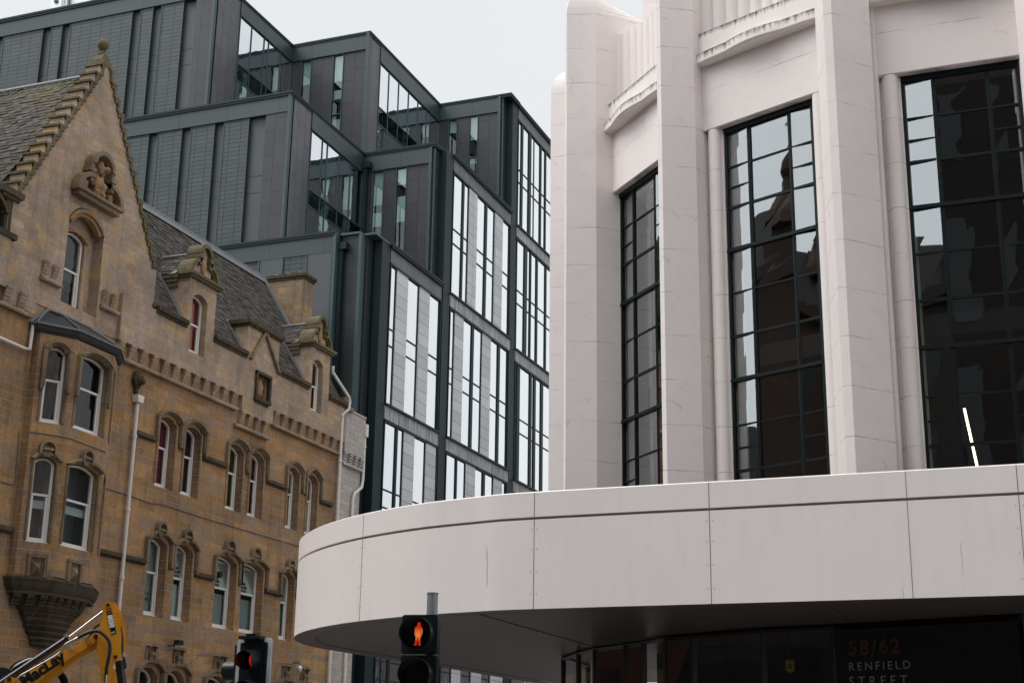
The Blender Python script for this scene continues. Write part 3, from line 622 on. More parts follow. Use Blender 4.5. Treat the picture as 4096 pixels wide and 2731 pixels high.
c = MB(F); c.fb(GC-.19, GC+.19, GT, GT+.22, -.45, .05); c.fp([(GC-.19, GT+.22), (GC+.19, GT+.22), (GC+.11, GT+.42), (GC-.11, GT+.42)], -.36, -.04); fin_ = c.build('finial_base', 'sandstone_moss', gable)
c = MB(); bx, by = -26.2, GC; zz = GT+.42
c.lathe((bx, by), [(.12, zz), (.14, zz+.03), (.08, zz+.06), (.07, zz+.15), (.11, zz+.19), (.06, zz+.21)], 14)
c.lathe((bx, by), [(.18*math.sin(t)+.001, zz+.38-.18*math.cos(t)) for t in [math.pi*i/12 for i in range(13)]], 18); c.build('ball_finial', 'sandstone_moss', fin_, smooth=50)
# carved crest over the gable window
c = MB(F); c.fb(31.86, 34.02, 17.66, 17.76, 0, .36); c.fb(31.95, 33.93, 17.52, 17.66, 0, .28)
for s in (-1, 1):
    ce_ = GC; rr_ = [i*math.pi/2/7 for i in range(8)]
    o_ = [(ce_+s*(.42+.64*math.cos(t)), 17.76+.60*math.sin(t)) for t in rr_]; i_ = [(ce_+s*(.42+.50*math.cos(t)), 17.76+.46*math.sin(t)) for t in rr_]; c.strip(i_, o_, 0, .34)
    c.fb(min(ce_+s*.42, ce_+s*.55), max(ce_+s*.42, ce_+s*.55), 18.1, 18.68, 0, .30); c.fb(min(ce_+s*.36, ce_+s*.62), max(ce_+s*.36, ce_+s*.62), 18.40, 18.52, 0, .33)
c.strip(arc(GC-.40, GC+.40, 18.68, .38), arc(GC-.55, GC+.55, 18.68, .52), 0, .34); crest = c.build('crest_surround', 'sandstone_carved', gable)
c = MB(); c.blob(F(32.93, 18.08, .10), .22, .34, .36, 1, .34, 16, 12); c.blob(F(32.95, 18.66, .16), .20, .15, .24, 2, .25); c.blob(F(33.0, 18.62, .34), .12, .09, .10, 5, .25); c.blob(F(32.3, 17.98, .1), .12, .17, .2, 3, .3); c.blob(F(33.55, 17.95, .1), .12, .15, .2, 4, .3); c.blob(F(33.02, 17.86, .26), .10, .09, .10, 8, .2); c.build('carved_animal', 'crest_stone', crest, smooth=80)
# gable roof (ridge runs back from the crow steps)
gz = 21.75; 
r = MB(); r.add([W(-26.5,29.25,16.3), W(-26.5,GC,gz), W(-26.5,36.65,16.3), W(-34,29.25,16.3), W(-34,GC,gz), W(-34,36.65,16.3)], [(0,1,4,3), (1,2,5,4), (0,2,1), (3,4,5)]); r.box(-34, -26.5, 29.3, 36.6, 15.2, 16.3)
gro = r.build('gable_roof', 'roof_dark', SB); uv = Vector((0, GC-29.25, gz-16.3))
slates('roof_slates', gro, (-26.52, 29.22, 16.34), (-34, 29.22, 16.34), uv, uv.length, fish=lambda r: r % 14 in (5, 6, 7, 8, 9))
slates('roof_slates', gro, (-26.52, 36.68, 16.34), (-34, 36.68, 16.34), (0, -uv.y, uv.z), uv.length)
r = MB(); r.tube([W(-26.5,GC,gz+.08), W(-34,GC,gz+.08)], .08); r.build('lead_ridge', 'lead', gro, smooth=40)
# left kneeler, its arch and the bit of roof beyond
c = MB(F); c.fb(29.0, 29.9, 16.50, 16.68, -.55, .16); c.fb(29.1, 29.8, 16.40, 16.50, -.5, .10); c.fb(29.35, 29.62, 15.4, 16.4, -.5, .02); c.strip(arc(28.1, 29.35, 15.95, .38), arc(28.0, 29.45, 15.95, .5), -.3, .10); c.fb(27.9, 28.12, 15.4, 16.1, -.4, .06); c.fb(27.9, 29.4, 16.38, 16.6, -.5, .05); c.fb(28.0, 29.4, 15.4, 16.4, -.6, -.35); c.build('kneeler', 'sandstone_dark', gable)
c = MB(); c.quad(W(-26.1,24,15.4), W(-26.1,29.3,15.4), W(-29,29.3,20.2), W(-29,24,20.2)); c.quad(W(-29,24,20.2), W(-29,29.3,20.2), W(-33.9,29.3,15.3), W(-33.9,24,15.3)); rl = c.build('side_roof', 'roof_dark', SB)
slates('roof_slates', rl, (-26.0, 24, 15.46), (-26.0, 29.2, 15.46), (-2.9,0,4.8), 5.6, lambda s, v: v < 5.5)
# ---------------------------------------------------------------- oriel
OX = -25.2; C0, C1 = 31.95, 33.62; LX, L0, L1 = -25.75, 31.03, 34.54
fA = Frame(OX, C0, (LX-OX)/1.0719, (L0-C0)/1.0719, -(L0-C0)/1.0719*-1, 0)
vx, vy = (OX-LX), (C0-L0); Lc = math.hypot(vx, vy); ux, uy = vx/Lc, vy/Lc
FA = Frame(LX, L0, ux, uy, uy, -ux)                      # canted face, u from its left corner (length Lc)
FB = Frame(OX, C0, 0, 1, 1, 0); LB = C1-C0               # front face
FC = Frame(OX, C1, -ux, uy, uy, ux)                      # far cant
OZ0, OZ1 = 6.50, 13.12
w = MB(); ohole = {}
for fr, L, hs in ((FA, Lc, (.20, .84)), (FB, LB, (.12, 1.46)), (FC, Lc, (.2, .84))):
    w.fr = fr; hh = [(hs[0], hs[1], 10.62, 12.86), (hs[0], hs[1], 7.40, 9.78)]; i2 = rects(hh)
    wallgrid(w, lambda u, z: not i2(u, z), [0, L, hs[0], hs[1]], [OZ0, OZ1, 10.62, 12.86, 7.40, 9.78], -.28, 0)
    spandrel(w, hs[0], hs[1], 12.62, .17, 12.86, -.2, 0); spandrel(w, hs[0], hs[1], 9.54, .17, 9.78, -.2, 0)
w.add([W(-26,L0+.03,OZ0), W(LX,L0,OZ0), W(LX,L0,OZ1), W(-26,L0+.03,OZ1)], [(0,1,2,3)]); w.add([W(-26,L1,OZ0), W(LX,L1,OZ0), W(LX,L1,OZ1), W(-26,L1,OZ1)], [(0,1,2,3)])
oplan = [(-26.02, L0), (LX, L0), (OX, C0), (OX, C1), (LX, L1), (-26.02, L1)]
w.prism(oplan, OZ0-.02, OZ0+.05); w.prism(oplan, OZ1-.05, OZ1+.04); w.prism([(x*.98+(-26)*.02, y) for x, y in oplan], 10.0, 10.1)
ori = w.build('oriel', 'sandstone', SB)
for fr, hs in ((FA, (.20, .84)), (FB, (.12, 1.46))):
    for z0, zs_, nm in ((10.66, 12.60, 0), (7.44, 9.52, 1)):
        o = sash(fr, hs[0]+.02, hs[1]-.02, z0, zs_, .16, -.22, SB, curtain='panel_pale' if nm == 0 and fr is FB else None, cside=(hs[0]+.05, hs[0]+.35), cz=(z0, zs_-.3), meet=.56, bd=.5, mg=.08, lower='room_grey' if fr is FB and nm == 1 else None)
        if nm == 0: hood(fr, hs[0]-.10, hs[1]+.10, 12.66, .20, 0, o, dropL=11.5, dropR=11.5)
        else:
            b = MB(fr); b.quad(fr(hs[0]+.1, 8.34, -.30), fr(hs[1]-.1, 8.34, -.30), fr(hs[1]-.1, 8.56, -.30), fr(hs[0]+.1, 8.56, -.30)); b.build('reflected_band', 'panel_pale', o)  # pale strip behind the pane stands in for the white canopy's reflection
            hood(fr, hs[0]-.13, hs[1]+.13, 9.60, .18, 0, o, mini=.24)
        t = MB(); t.tube([fr(hs[1]+.02, z0, .012), fr(hs[1]+.02, zs_, .012)], .04); t.tube([fr(hs[0]-.02, z0, .012), fr(hs[0]-.02, zs_, .012)], .04); t.build('jamb_moulding', 'sandstone_carved', o, smooth=60, each=True)
def oring(mb, s, z0, z1, s1=None):            # ring of the oriel plan, scaled towards its centre on the wall
    cy = 32.72; s1 = s if s1 is None else s1
    A = [(-26+(x+26)*s, cy+(y-cy)*s) for x, y in oplan]; B = [(-26+(x+26)*s1, cy+(y-cy)*s1) for x, y in oplan]; n = 6
    mb.add([(x,y,z0) for x,y in A]+[(x,y,z1) for x,y in B], [tuple(range(n))[::-1], tuple(range(n,2*n))]+[(i,(i+1)%n,n+(i+1)%n,n+i) for i in range(n)])
c = MB()
prof = [(.24,4.80),(.30,4.86),(.28,4.92),(.36,5.0),(.34,5.06),(.43,5.15),(.41,5.2),(.50,5.30),(.48,5.35),(.55,5.45),(.53,5.50),(.60,5.60)]
for i in range(len(prof)-1): oring(c, prof[i][0], prof[i][1], prof[i+1][1], prof[i+1][0])
oring(c, .62, 5.60, 5.68); oring(c, .66, 5.68, 5.76, .70); oring(c, .72, 5.76, 6.06, .80)
oring(c, .96, 6.06, 6.16); oring(c, .98, 6.16, 6.26, 1.03); oring(c, 1.02, 6.26, 6.42, 1.06); oring(c, 1.07, 6.42, 6.47); oring(c, 1.05, 6.47, 6.52, 1.02)
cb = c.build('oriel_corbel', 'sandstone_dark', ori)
c = MB()
for fr, L in ((FA, Lc), (FB, LB)):
    c.fr = fr; n = 3 if L < 1.3 else 5
    for i in range(n):
        u = L*(i+.5)/n; c.cut()
        for k, (dd, za) in enumerate(((-.20, 5.78), (-.16, 5.86), (-.11, 5.94), (-.06, 6.0))): c.fb(u-.10, u+.10, za, za+.07, dd-.25, dd)
c.build('corbel_block', 'sandstone_dark', ori)
c = MB()
for fr, uc in ((FA, .56), (FB, .76)):
    c.cut(); c.fr = fr; r_ = .30 if fr is FB else .27
    c.fb(uc-r_, uc-r_+.09, 6.50, 7.02, 0, .09); c.fb(uc+r_-.09, uc+r_, 6.50, 7.02, 0, .09); c.fb(uc-r_, uc+r_, 7.0, 7.09, 0, .09)
    k = r_-.12; c.add([fr(uc-k,6.52,.0), fr(uc+k,6.52,.0), fr(uc+k,6.92,.0), fr(uc-k,6.92,.0), fr(uc,6.72,.17)], [(0,1,4), (1,2,4), (2,3,4), (3,0,4)])
c.build('diamond_boss', 'sandstone_carved', ori)
c = MB(); oring(c, 1.04, 13.10, 13.18, 1.10); oring(c, 1.10, 13.18, 13.30, 1.12); n_ = [(-26.0, L0-.05, 13.75)]
A_ = [(-26+(x+26)*1.13, 32.72+(y-32.72)*1.13, 13.30) for x, y in oplan]
T_ = [(-25.98, 31.5, 13.9), (-25.98, 32.1, 13.92), (-25.98, 33.3, 13.9), (-25.98, 34.0, 13.85)]
c.add(A_+T_, [(0,1,6), (1,2,7,6), (2,3,8,7), (3,4,9,8), (4,5,9), (0,1,2,3,4,5)])
rf = c.build('oriel_roof', 'roof_dark', ori)
c = MB(); 
for a, b in ((1,6), (2,7), (3,8), (4,9)): c.tube([Vector((A_+T_)[a])+Vector((0,0,.03)), Vector((A_+T_)[b])+Vector((0,0,.02))], .028)
c.tube([Vector(p)+Vector((0,0,0)) for p in A_[:6]], .035); c.tube([Vector(p)+Vector((.03,0,0)) for p in [A_[0]]+T_+[A_[5]]], .05); c.build('lead_roll', 'lead', ori, smooth=50, each=True)
# ---------------------------------------------------------------- rainwater pipes, lion head, cables
c = MB(); c.tube([F(35.84,12.3,.12), F(35.84,.3,.12)], .058, 12); 
for z in (11.2, 9.0, 7.0, 4.9, 2.8): c.tube([F(35.84,z,.12), F(35.84,z+.10,.12)], .078, 12)
pp = c.build('downpipe', 'white_pipe', SB, smooth=50)
c = MB(F); c.fp([(35.72, 12.28), (35.96, 12.28), (36.0, 12.5), (35.68, 12.5)], .02, .24); c.build('hopper_head', 'white_pipe', pp)
c = MB(); rn = random.Random(5); c.blob(F(35.78, 12.98, .14), .14, .13, .20, 11, .22, 12, 9); c.blob(F(35.8, 12.92, .28), .09, .08, .10, 12, .15)
for k in range(16): t = k*2*math.pi/16; c.blob(F(35.78+.16*math.cos(t), 12.98+.22*math.sin(t), .10), .07, .055, .07, k, .3, 6, 4)
c.blob(F(35.78, 12.62, .08), .08, .07, .14, 3, .2, 6, 5); c.build('lion_head', 'sandstone_dark', SB, smooth=80)
c = MB(); c.tube([F(47.78,16.6,.24), F(47.8,16.35,.24), F(49.14,15.70,.28), F(49.22,15.55,.28), F(49.2,15.25,.26), F(48.95,15.0,.14), F(48.92,14.6,.14), F(48.86,.3,.14)], .062, 12)
for z in (14.9, 13.1, 10.9, 8.8, 6.4, 4.3): c.tube([F(48.9,z,.14), F(48.9,z+.11,.14)], .082, 12)
c.build('downpipe', 'white_pipe', SB, smooth=50)
c = MB(); c.tube([F(24.5,12.62,.10), F(30.62,12.52,.10), F(30.84,12.56,.10), F(30.86,13.25,.10)], .05, 10); c.build('overflow_pipe', 'white_pipe', SB, smooth=50)
c = MB(); c.tube([F(34.6,9.50,.02), F(36,9.50,.02), F(37.1,9.46,.02), F(37.6,9.53,.02), F(40.3,9.50,.02), F(46.1,9.52,.02), F(48.8,9.5,.02)], .014, 5)
c.tube([FA(0,10.30,.02), FA(.5,10.31,.02), FA(Lc,10.30,.02)], .014, 5); c.tube([FB(0,10.30,.02), FB(LB,10.26,.02)], .014, 5); c.tube([F(30.9,10.30,.02), F(30.95,8.9,.02), F(30.8,8.85,.02), F(24,9.0,.02)], .014, 5)
c.tube([F(29.45,16.3,.06), F(29.5,10,.06)], .010, 4); c.tube([F(29.65,15.2,.06), F(29.68,10,.06)], .008, 4)
c.tube([F(38.9,5.35,.04), F(39.1,5.0,.04), F(39.7,4.86,.04), F(40.2,5.1,.04), F(40.35,5.25,.04), F(40.95,5.28,.04), F(41.3,5.12,.14), F(42.4,5.0,.14)], .012, 5)
c.tube([F(45.1,4.4,.04), F(45.2,5.2,.04), F(45.4,5.35,.04), F(46.4,5.38,.04)], .012, 5)
c.build('cable', 'cable_grey', SB, each=True)
place(SB, (-26, 37, 0))
# floodlight and camera fixed to the wall
fl = thing('floodlight', 'small black floodlight on a bracket above the ground-floor window hoods', 'floodlight')
c = MB(); c.tube([F(38.62,5.36,0), F(38.70,5.36,.22)], .02); c.build('bracket', 'signal_black', fl); c = MB(F); c.fb(38.66, 38.92, 5.38, 5.52, .18, .36); c.build('lamp_housing', 'signal_black', fl); place(fl, (-26, 38.7, 5.36))
fl = thing('security_camera', 'small grey dome camera hanging from a bracket between the rightmost pair of low window hoods', 'camera')
c = MB(); c.tube([F(46.42,5.42,0), F(46.42,5.42,.25), F(46.42,5.32,.25)], .018); c.build('bracket', 'signal_black', fl); c = MB(); c.lathe(F(46.42,0,.25)[:2], [(.06,5.32), (.10,5.26), (.10,5.16), (.06,5.08), (.01,5.05)], 12); c.build('camera_dome', 'galvanised', fl, smooth=50); place(fl, (-26, 46.42, 5.3))
# ---------------------------------------------------------------- narrow painted building beside it
PB = thing('painted_building', 'narrow white painted stone building with corbels squeezed beside the sandstone tenement', 'building')
c = MB(F); c.fb(49.26, 50.93, 0, 13.62, -.4, 0); c.fb(49.26, 50.93, 13.62, 15.25, -.4, .14); c.fb(49.26, 50.93, 15.25, 15.32, -.45, .17); c.build('wall', 'painted_stone', PB)
c = MB(F); st_ = 1.6/3
for i in range(4):
    u = 49.3+i*.46; c.cut()
    for k in range(4): c.fb(u, min(u+.24, 50.93), 13.22+.1*k, 13.22+.1*k+.08, 0, .05+.035*k)
c.build('corbel', 'painted_stone', PB)
t = MB(); n = 40; t.tube([F(49.26+1.66*i/n, 13.15, .07) for i in range(n+1)], [.055+.012*math.sin(i*2.1) for i in range(n+1)], 7); t.build('rope_moulding', 'painted_stone', PB, smooth=50)
c = MB()
for i in range(8): x = -26.25-i*.42; c.box(x-.46, x, 49.2, 49.62, 15.0+i*.62, 15.5+i*.62+.25)
c.build('crow_step_skew', 'sandstone_dark', PB)
c = MB(F); c.fb(49.18, 49.75, 15.32, 15.42, -.3, .2); c.fb(49.22, 49.6, 15.2, 15.32, -.2, .28); c.fb(49.3, 49.62, 15.42, 15.8, -.25, .02); c.build('kneeler', 'sandstone_carved', PB)
c = MB(); c.add([W(-26.4,49.6,15.2), W(-26.4,50.9,15.2), W(-30,50.9,20.6), W(-30,49.6,20.6)], [(0,1,2,3)]); c.build('roof', 'roof_dark', PB)
c = MB(); c.tube([F(50.98,14.9,.10), F(50.98,12.85,.10), F(50.9,12.5,.10), F(50.32,12.15,.10), F(50.2,11.9,.10), F(50.2,.2,.10)], .06, 12)
c.tube([F(50.98,14.1,.10), F(50.98,14.2,.10)], .08, 12); pq = c.build('downpipe', 'white_pipe', PB, smooth=50)
c = MB(F); c.fb(50.88, 51.1, 14.55, 15.05, .0, .2); c.build('hopper_head', 'white_pipe', pq)
place(PB, (-26, 50, 0))
# ================================================================ dark stepped office block
DB = thing('office_block', 'dark grey metal and glass office block stepping up behind the sandstone roofs', 'building')
YA, YB, YC, XS = 51.7, 58.85, 67.6, -26.5
Z3, Z2, Z1 = 23.69, 30.64, 37.27
X3, X2, X1 = -28.1, -30.59, -34.97
FN = lambda y: Frame(0, y, 1, 0, 0, -1)          # faces the viewer, u = x
FE = lambda x: Frame(x, 0, 0, 1, 1, 0)           # faces the street, u = y
def cap(x0, x1, y0, y1, z, par=DB):
    c = MB(); c.box(x0, x1, y0, y1, z, z+.10); c.box(x0+.03, x1-.03, y0+.03, y1-.03, z-.10, z); return c.build('parapet_cap', 'dark_metal', par)
# solid cores set back behind the glazing
c = MB(); c.box(-60, X3-.4, YA+.35, YB, 0, Z3-.05); c.box(-60, X2-3.2, YA+.35, YB+.3, Z3-.1, Z2-.05); c.box(-60, X1-3.2, YA+.35, YB+.3, Z2-.1, Z1-.05)
c.box(-60, -29.8, YB+.4, YC, 0, Z2-.05); c.box(-60, X2-3.2, YB+.4, YC+.3, Z2-.1, Z1-.05); c.box(-60, -29.8, YC+.4, 84, 0, Z1-.05)
c.box(X3-.4, XS-.35, 53.75, 85, 0, 3.0); c.build('core', 'dark_room', DB)
# --- faces towards the viewer, three tiers in one plane
def front(y, xa, xb, z0, z1, slots, grid_to, stag_from, name, mat2='rain_panel', fas=.80, post=True, nospikes=False):
    f = FN(y); w = MB(f); hs = [(a, b, z0+.06, z1-fas) for a, b in slots]; i2 = rects(hs)
    e1 = grid_to if grid_to is not None else xa
    if grid_to is not None:
        wallgrid(w, lambda u, z: not i2(u, z), [xa, e1]+[x for h in hs for x in h[:2] if x <= e1+.01], [z0, z1-fas, z0+.06], -.3, 0)
        b = w.build('tiled_wall', 'tile_grid', DB)
        p = MB(f)
        for a, c_, zb, zt in hs: p.fb(a-.02, c_+.02, zb-.05, zt+.05, -.28, -.16)
        p.build('recessed_panel', 'slot_panel', b, each=True)
        p = MB(f)
        for a, c_, zb, zt in hs:
            for zz in (z0+2.48, z0+3.28):
                if zz < zt: p.fb(a, c_, zz-.012, zz+.012, -.165, -.150)
        p.build('panel_seam', 'shop_black', b, each=True)
        p = MB(f)
        for a, c_, zb, zt in hs:
            p.cut(); p.fb(a-.045, a, zb, zt+.045, -.02, .02); p.fb(c_, c_+.045, zb, zt+.045, -.02, .02); p.fb(a-.045, c_+.045, zt, zt+.045, -.02, .021)
        p.build('slot_trim', 'frame_metal', b)
        if not nospikes:
            p = MB(f)
            for a, c_, zb, zt in hs:
                n = int((c_-a)/.065); p.cut()
                for i in range(n):
                    u = a+.04+i*.065; p.fb(u-.008, u+.008, zb, zb+.13, -.1, -.085)
            p.build('bird_spikes', 'galvanised', b)
    w = MB(f); w.fb(stag_from, xb, z0, z1-fas, -.3, .035); w.build('panel_wall', mat2, DB)
    w = MB(f); w.fb(xa, xb, z1-fas, z1, -.3, .05); w.fb(xa, xb, z1-fas-.06, z1-fas, -.1, .07); w.build('fascia', 'fascia_metal', DB)
    if post:
        w = MB(f); w.fb(xb-.0, xb+.14, z0, z1, -.2, .10); w.build('corner_post', 'frame_metal', DB, each=True)
front(YA, -60, X1-.14, Z2, Z1, [(-49.2,-48.7),(-47.64,-47.16),(-44.76,-44.28),(-43.62,-43.15),(-39.58,-39.12),(-38.42,-37.97),(-36.72,-36.03)], -36.0, -36.0, 'upper')
front(YA, -60, X2-.14, Z3, Z2, [(-40.9,-40.45),(-38.0,-37.52),(-36.22,-35.76),(-34.49,-34.03),(-32.71,-31.86)], -31.84, -31.84, 'middle')
front(YA, -60, X3-.02, 0, Z3, [], -31.66, -31.66, 'lower', fas=.78, nospikes=True, mat2='tile_grid')
w = MB(FN(YA))
for a, b in ((-31.65, -30.55), (-29.33, -28.2)): w.fb(a, b, 15, Z3-.84, .04, .06)
w.build('tall_panel', 'slot_panel', DB, each=True)
w = MB(FN(YA))
for a, b in ((-31.65, -30.55), (-29.33, -28.2)):
    w.cut(); w.fb(a-.06, a, 15, Z3-.78, .03, .09); w.fb(b, b+.06, 15, Z3-.78, .03, .09)
w.build('panel_trim', 'frame_metal', DB)
cap(-60, X1+.08, YA-.14, YB, Z1); cap(-60, X2+.08, YA-.14, YB, Z2); cap(-60, X3+.08, YA-.14, 53.7, Z3)
# --- returns towards the street beside the corner, then glazing
def side_solid(x, ya, yb, z0, z1, mat='rain_panel_side', th=.3):
    w = MB(FE(x)); w.fb(ya, yb, z0, z1, -th, 0); return w.build('side_panel_wall', mat, DB)
side_solid(X1, YA+.10, 53.78, Z2, Z1); side_solid(X2, YA+.10, 53.50, Z3, Z2); side_solid(X3, YA+.02, 52.15, 0, Z3, 'rain_panel_low')
side_solid(X2, YB+.06, 60.05, Z2, Z1)
def glazing(x, y0, y1, z0, zt, ztop, mull, trans, mat='tower_glass', depth=3.0, stuff=None, name='curtain_wall', fine=None):
    f = FE(x); w = MB(f); w.fb(y0, y1, zt, ztop, -.3, .04); fs = w.build('fascia', 'fascia_metal', DB)
    w = MB(f); w.fb(y0, y1, zt-.05, zt, -.05, .07); w.fb(y0, y0+.06, z0, zt, -.08, .03); w.fb(y1-.06, y1, z0, zt, -.08, .03)
    for u in mull: w.fb(u-.03, u+.03, z0, zt-.05, -.08, .012)
    for tz in trans: w.fb(y0+.06, y1-.06, tz-.03, tz+.03, -.06, .010)
    o = w.build(name, 'frame_metal', DB)
    g = MB(f); ed = [y0]+list(mull)+[y1]; tz_ = [z0]+list(trans)+[zt]
    for i in range(len(ed)-1):
        for j in range(len(tz_)-1): g.quad(f(ed[i],tz_[j],-.02), f(ed[i+1],tz_[j],-.02), f(ed[i+1],tz_[j+1],-.02), f(ed[i],tz_[j+1],-.02))
    g.build('pane', mat, o)
    r = MB(f); r.quad(f(y0,z0,-depth), f(y1,z0,-depth), f(y1,zt,-depth), f(y0,zt,-depth)); r.quad(f(y0,zt,-depth), f(y1,zt,-depth), f(y1,zt,-.1), f(y0,zt,-.1)); r.quad(f(y0,z0,-depth), f(y1,z0,-depth), f(y1,z0,-.1), f(y0,z0,-.1))
    for u in (y0, y1): r.quad(f(u,z0,-depth), f(u,zt,-depth), f(u,zt,-.1), f(u,z0,-.1))
    zf = z0+3.0; r.fb(y0, y1, zf-.25, zf, -depth, -.25); r.build('room', 'dark_room', o)
    return o
def blinds(o, f, lst):
    b = MB(f)
    for a, c_, za, zb in lst: b.fb(a, c_, za, zb, -.16, -.14)
    b.build('roller_blind', 'blind_white', o, each=True)
gA1 = glazing(X1, 53.80, 58.85, Z2+.1, 36.47, Z1, [54.93, 56.12, 56.54, 57.73], [33.95, 33.10])
blinds(gA1, FE(X1), [(53.9,54.9,34.9,36.4),(56.6,57.65,35.3,36.4),(57.85,58.4,34.6,36.4)])
gA2 = glazing(X2, 53.53, 58.80, Z3+.1, 29.74, Z2, [54.67, 55.16, 56.35, 57.50], [26.84, 26.05])
blinds(gA2, FE(X2), [(53.6,54.6,28.6,29.7),(55.25,56.3,27.6,29.7),(57.6,58.3,27.2,29.7)])
b = MB(FE(X2)); b.fb(53.6, 57.4, 27.0, 27.05, -1.4, -.5); b.fb(53.6, 57.4, 27.7, 27.74, -1.4, -.5); b.build('shelf', 'galvanised', gA2)
for i, (mt, s_) in enumerate((('book_red', 1), ('book_white', 2), ('plant_leaf', 3))):
    b = MB(FE(X2)); rn = random.Random(s_)
    for k in range(9): u = 53.8+rn.random()*3.4; z = rn.choice((27.06, 27.75)); b.fb(u, u+.08+rn.random()*.15, z, z+.15+.25*rn.random(), -.8, -.6)
    b.build('shelf_contents', mt, gA2)
b = MB(FE(X1)); f = FE(X1); b.hexa([f(55.15,33.25,-.6), f(55.5,33.25,-.6), f(55.5,33.25,-.9), f(55.15,33.25,-.9), f(55.05,34.3,-.5), f(55.6,34.3,-.5), f(55.6,34.3,-1), f(55.05,34.3,-1)]); b.build('plant_tub', 'blind_white', gA1)
b = MB(f); rn = random.Random(4)
for k in range(14): b.tube([f(55.3,34.2,-.75), f(55.3+rn.uniform(-.35,.35), 35.2+rn.random()*.5, -.75+rn.uniform(-.3,.3))], [.02,.004], 4)
b.build('plant', 'plant_leaf', gA1)
gB1 = glazing(X2, 60.08, YC, Z2+.1, 36.32, Z1, [61.20, 62.37, 63.58, 64.77, 65.88, 66.36], [33.85, 32.95])
blinds(gB1, FE(X2), [(60.2,61.1,33.9,36.2),(61.3,62.3,35.0,36.2),(62.5,63.5,35.4,36.2)])
cap(-60, X2+.08, YB-.10, YC, Z1); cap(-60, -26.3, YC-.10, 68.9, Z1)
cap(X2-.3, -26.7, YB-.12, 60.1, Z2)
# --- inner faces towards the viewer with tall slit windows
def inner(y, xa, xb, z0, z1, wins, fas, blind):
    f = FN(y); w = MB(f); hs = [(a, b, z0, z1-fas-.03) for a, b in wins]; i2 = rects(hs)
    wallgrid(w, lambda u, z: not i2(u, z), [xa, xb]+[x for h in hs for x in h[:2]], [z0, z1-fas, z1-fas-.03], -.25, 0); w.build('panel_wall', 'rain_panel', DB)
    w = MB(f); w.fb(xa, xb, z1-fas, z1, -.3, .05); w.fb(xa, xb, z1-fas-.05, z1-fas, -.1, .08); w.build('fascia', 'fascia_metal', DB)
    for k, (a, b) in enumerate(wins):
        w = MB(f); zt = z1-fas-.03; w.fb(a, a+.04, z0, zt, -.12, .03); w.fb(b-.04, b, z0, zt, -.12, .03); w.fb(a, b, zt-.05, zt, -.12, .051)
        for q in (z0+3.25, z0+2.45): w.fb(a+.05, b-.05, q-.025, q+.025, -.1, .03)
        o = w.build('slit_window', 'frame_metal', DB)
        g = MB(f); g.quad(f(a+.03,z0,-.06), f(b-.03,z0,-.06), f(b-.03,zt,-.06), f(a+.03,zt,-.06)); g.build('pane', 'slit_glass', o)
        r = MB(f); r.quad(f(a-.3,z0,-1.6), f(b+.3,z0,-1.6), f(b+.3,zt,-1.6), f(a-.3,zt,-1.6)); r.quad(f(a-.3,z0,-1.6), f(a-.3,zt,-1.6), f(a-.3,zt,-.26), f(a-.3,z0,-.26)); r.quad(f(b+.3,z0,-1.6), f(b+.3,zt,-1.6), f(b+.3,zt,-.26), f(b+.3,z0,-.26)); r.quad(f(a-.3,zt,-1.6), f(b+.3,zt,-1.6), f(b+.3,zt,-.26), f(a-.3,zt,-.26)); r.build('room', 'dark_room', o)
        s = MB(f)
        for q in blind[k]: s.fb(a+.05, b-.05, q[0], q[1], -.20, -.18)
        s.build('roller_blind', 'blind_white', o, each=True)
inner(YB, X1, X2-.14, Z2, Z1, [(-34.42,-33.80),(-32.60,-31.98)], .82, [((35.1,36.4),(33.2,34.0)), ((35.0,36.4),(33.9,34.5),(32.2,32.9))])
w = MB(FN(YB)); w.fb(X2-.14, X2+.02, Z2, Z1, -.2, .12); w.build('corner_post', 'frame_metal', DB, each=True)
inner(YB, X2, -27.1, Z3-4, Z2, [(-30.10,-29.46),(-28.84,-28.24)], .86, [((28.0,29.7),(26.9,27.6)), ((28.9,29.7),(27.0,28.3))])
inner(YC, X2, -27.1, Z2, Z1, [(-30.06,-29.50),(-28.82,-28.26)], .86, [((35.6,36.3),), ((35.0,36.3),(33.6,34.0))])
w = MB()
for y, zt, zb in ((YB, Z2, 0), (YC, Z1, 0)):
    w.box(-27.1, -26.95, y-.08, y+.3, zb, zt+.02); w.box(-26.86, -26.82, y+.0, y+.1, zb, zt)
w.build('corner_post', 'frame_metal', DB, each=True)
w = MB()
for y, zt in ((YB, Z2), (YC, Z1)): w.box(-27.0, -26.84, y+.05, y+1.3, 0, zt)
w.box(-27.2, -26.9, 52.4, 53.75, 0, Z3); w.box(-28.1, -27.1, 52.1, 52.4, 0, Z3); w.build('return_wall', 'rain_panel_low', DB, each=True)
w = MB(); w.box(-27.12, -26.98, 52.02, 52.42, 0, Z3+.02); w.box(-28.16, -27.06, 52.0, 53.6, Z3, Z3+.1); w.box(-27.2, -26.46, 52.3, 53.9, Z3, Z3+.09); w.build('corner_post', 'frame_metal', DB, each=True)
# hopper and square downpipes in the notches
for (x, y, z, zb) in ((-27.88, 51.98, 23.32, 0), (-30.38, 58.70, 30.15, Z3)):
    w = MB(); w.box(x-.09, x+.09, y-.13, y+.05, zb, z-.3); o = w.build('square_downpipe', 'dark_metal', DB)
    w = MB(); w.box(x-.22, x+.28, y-.2, y+.12, z-.32, z); w.build('hopper_head', 'dark_metal', o)
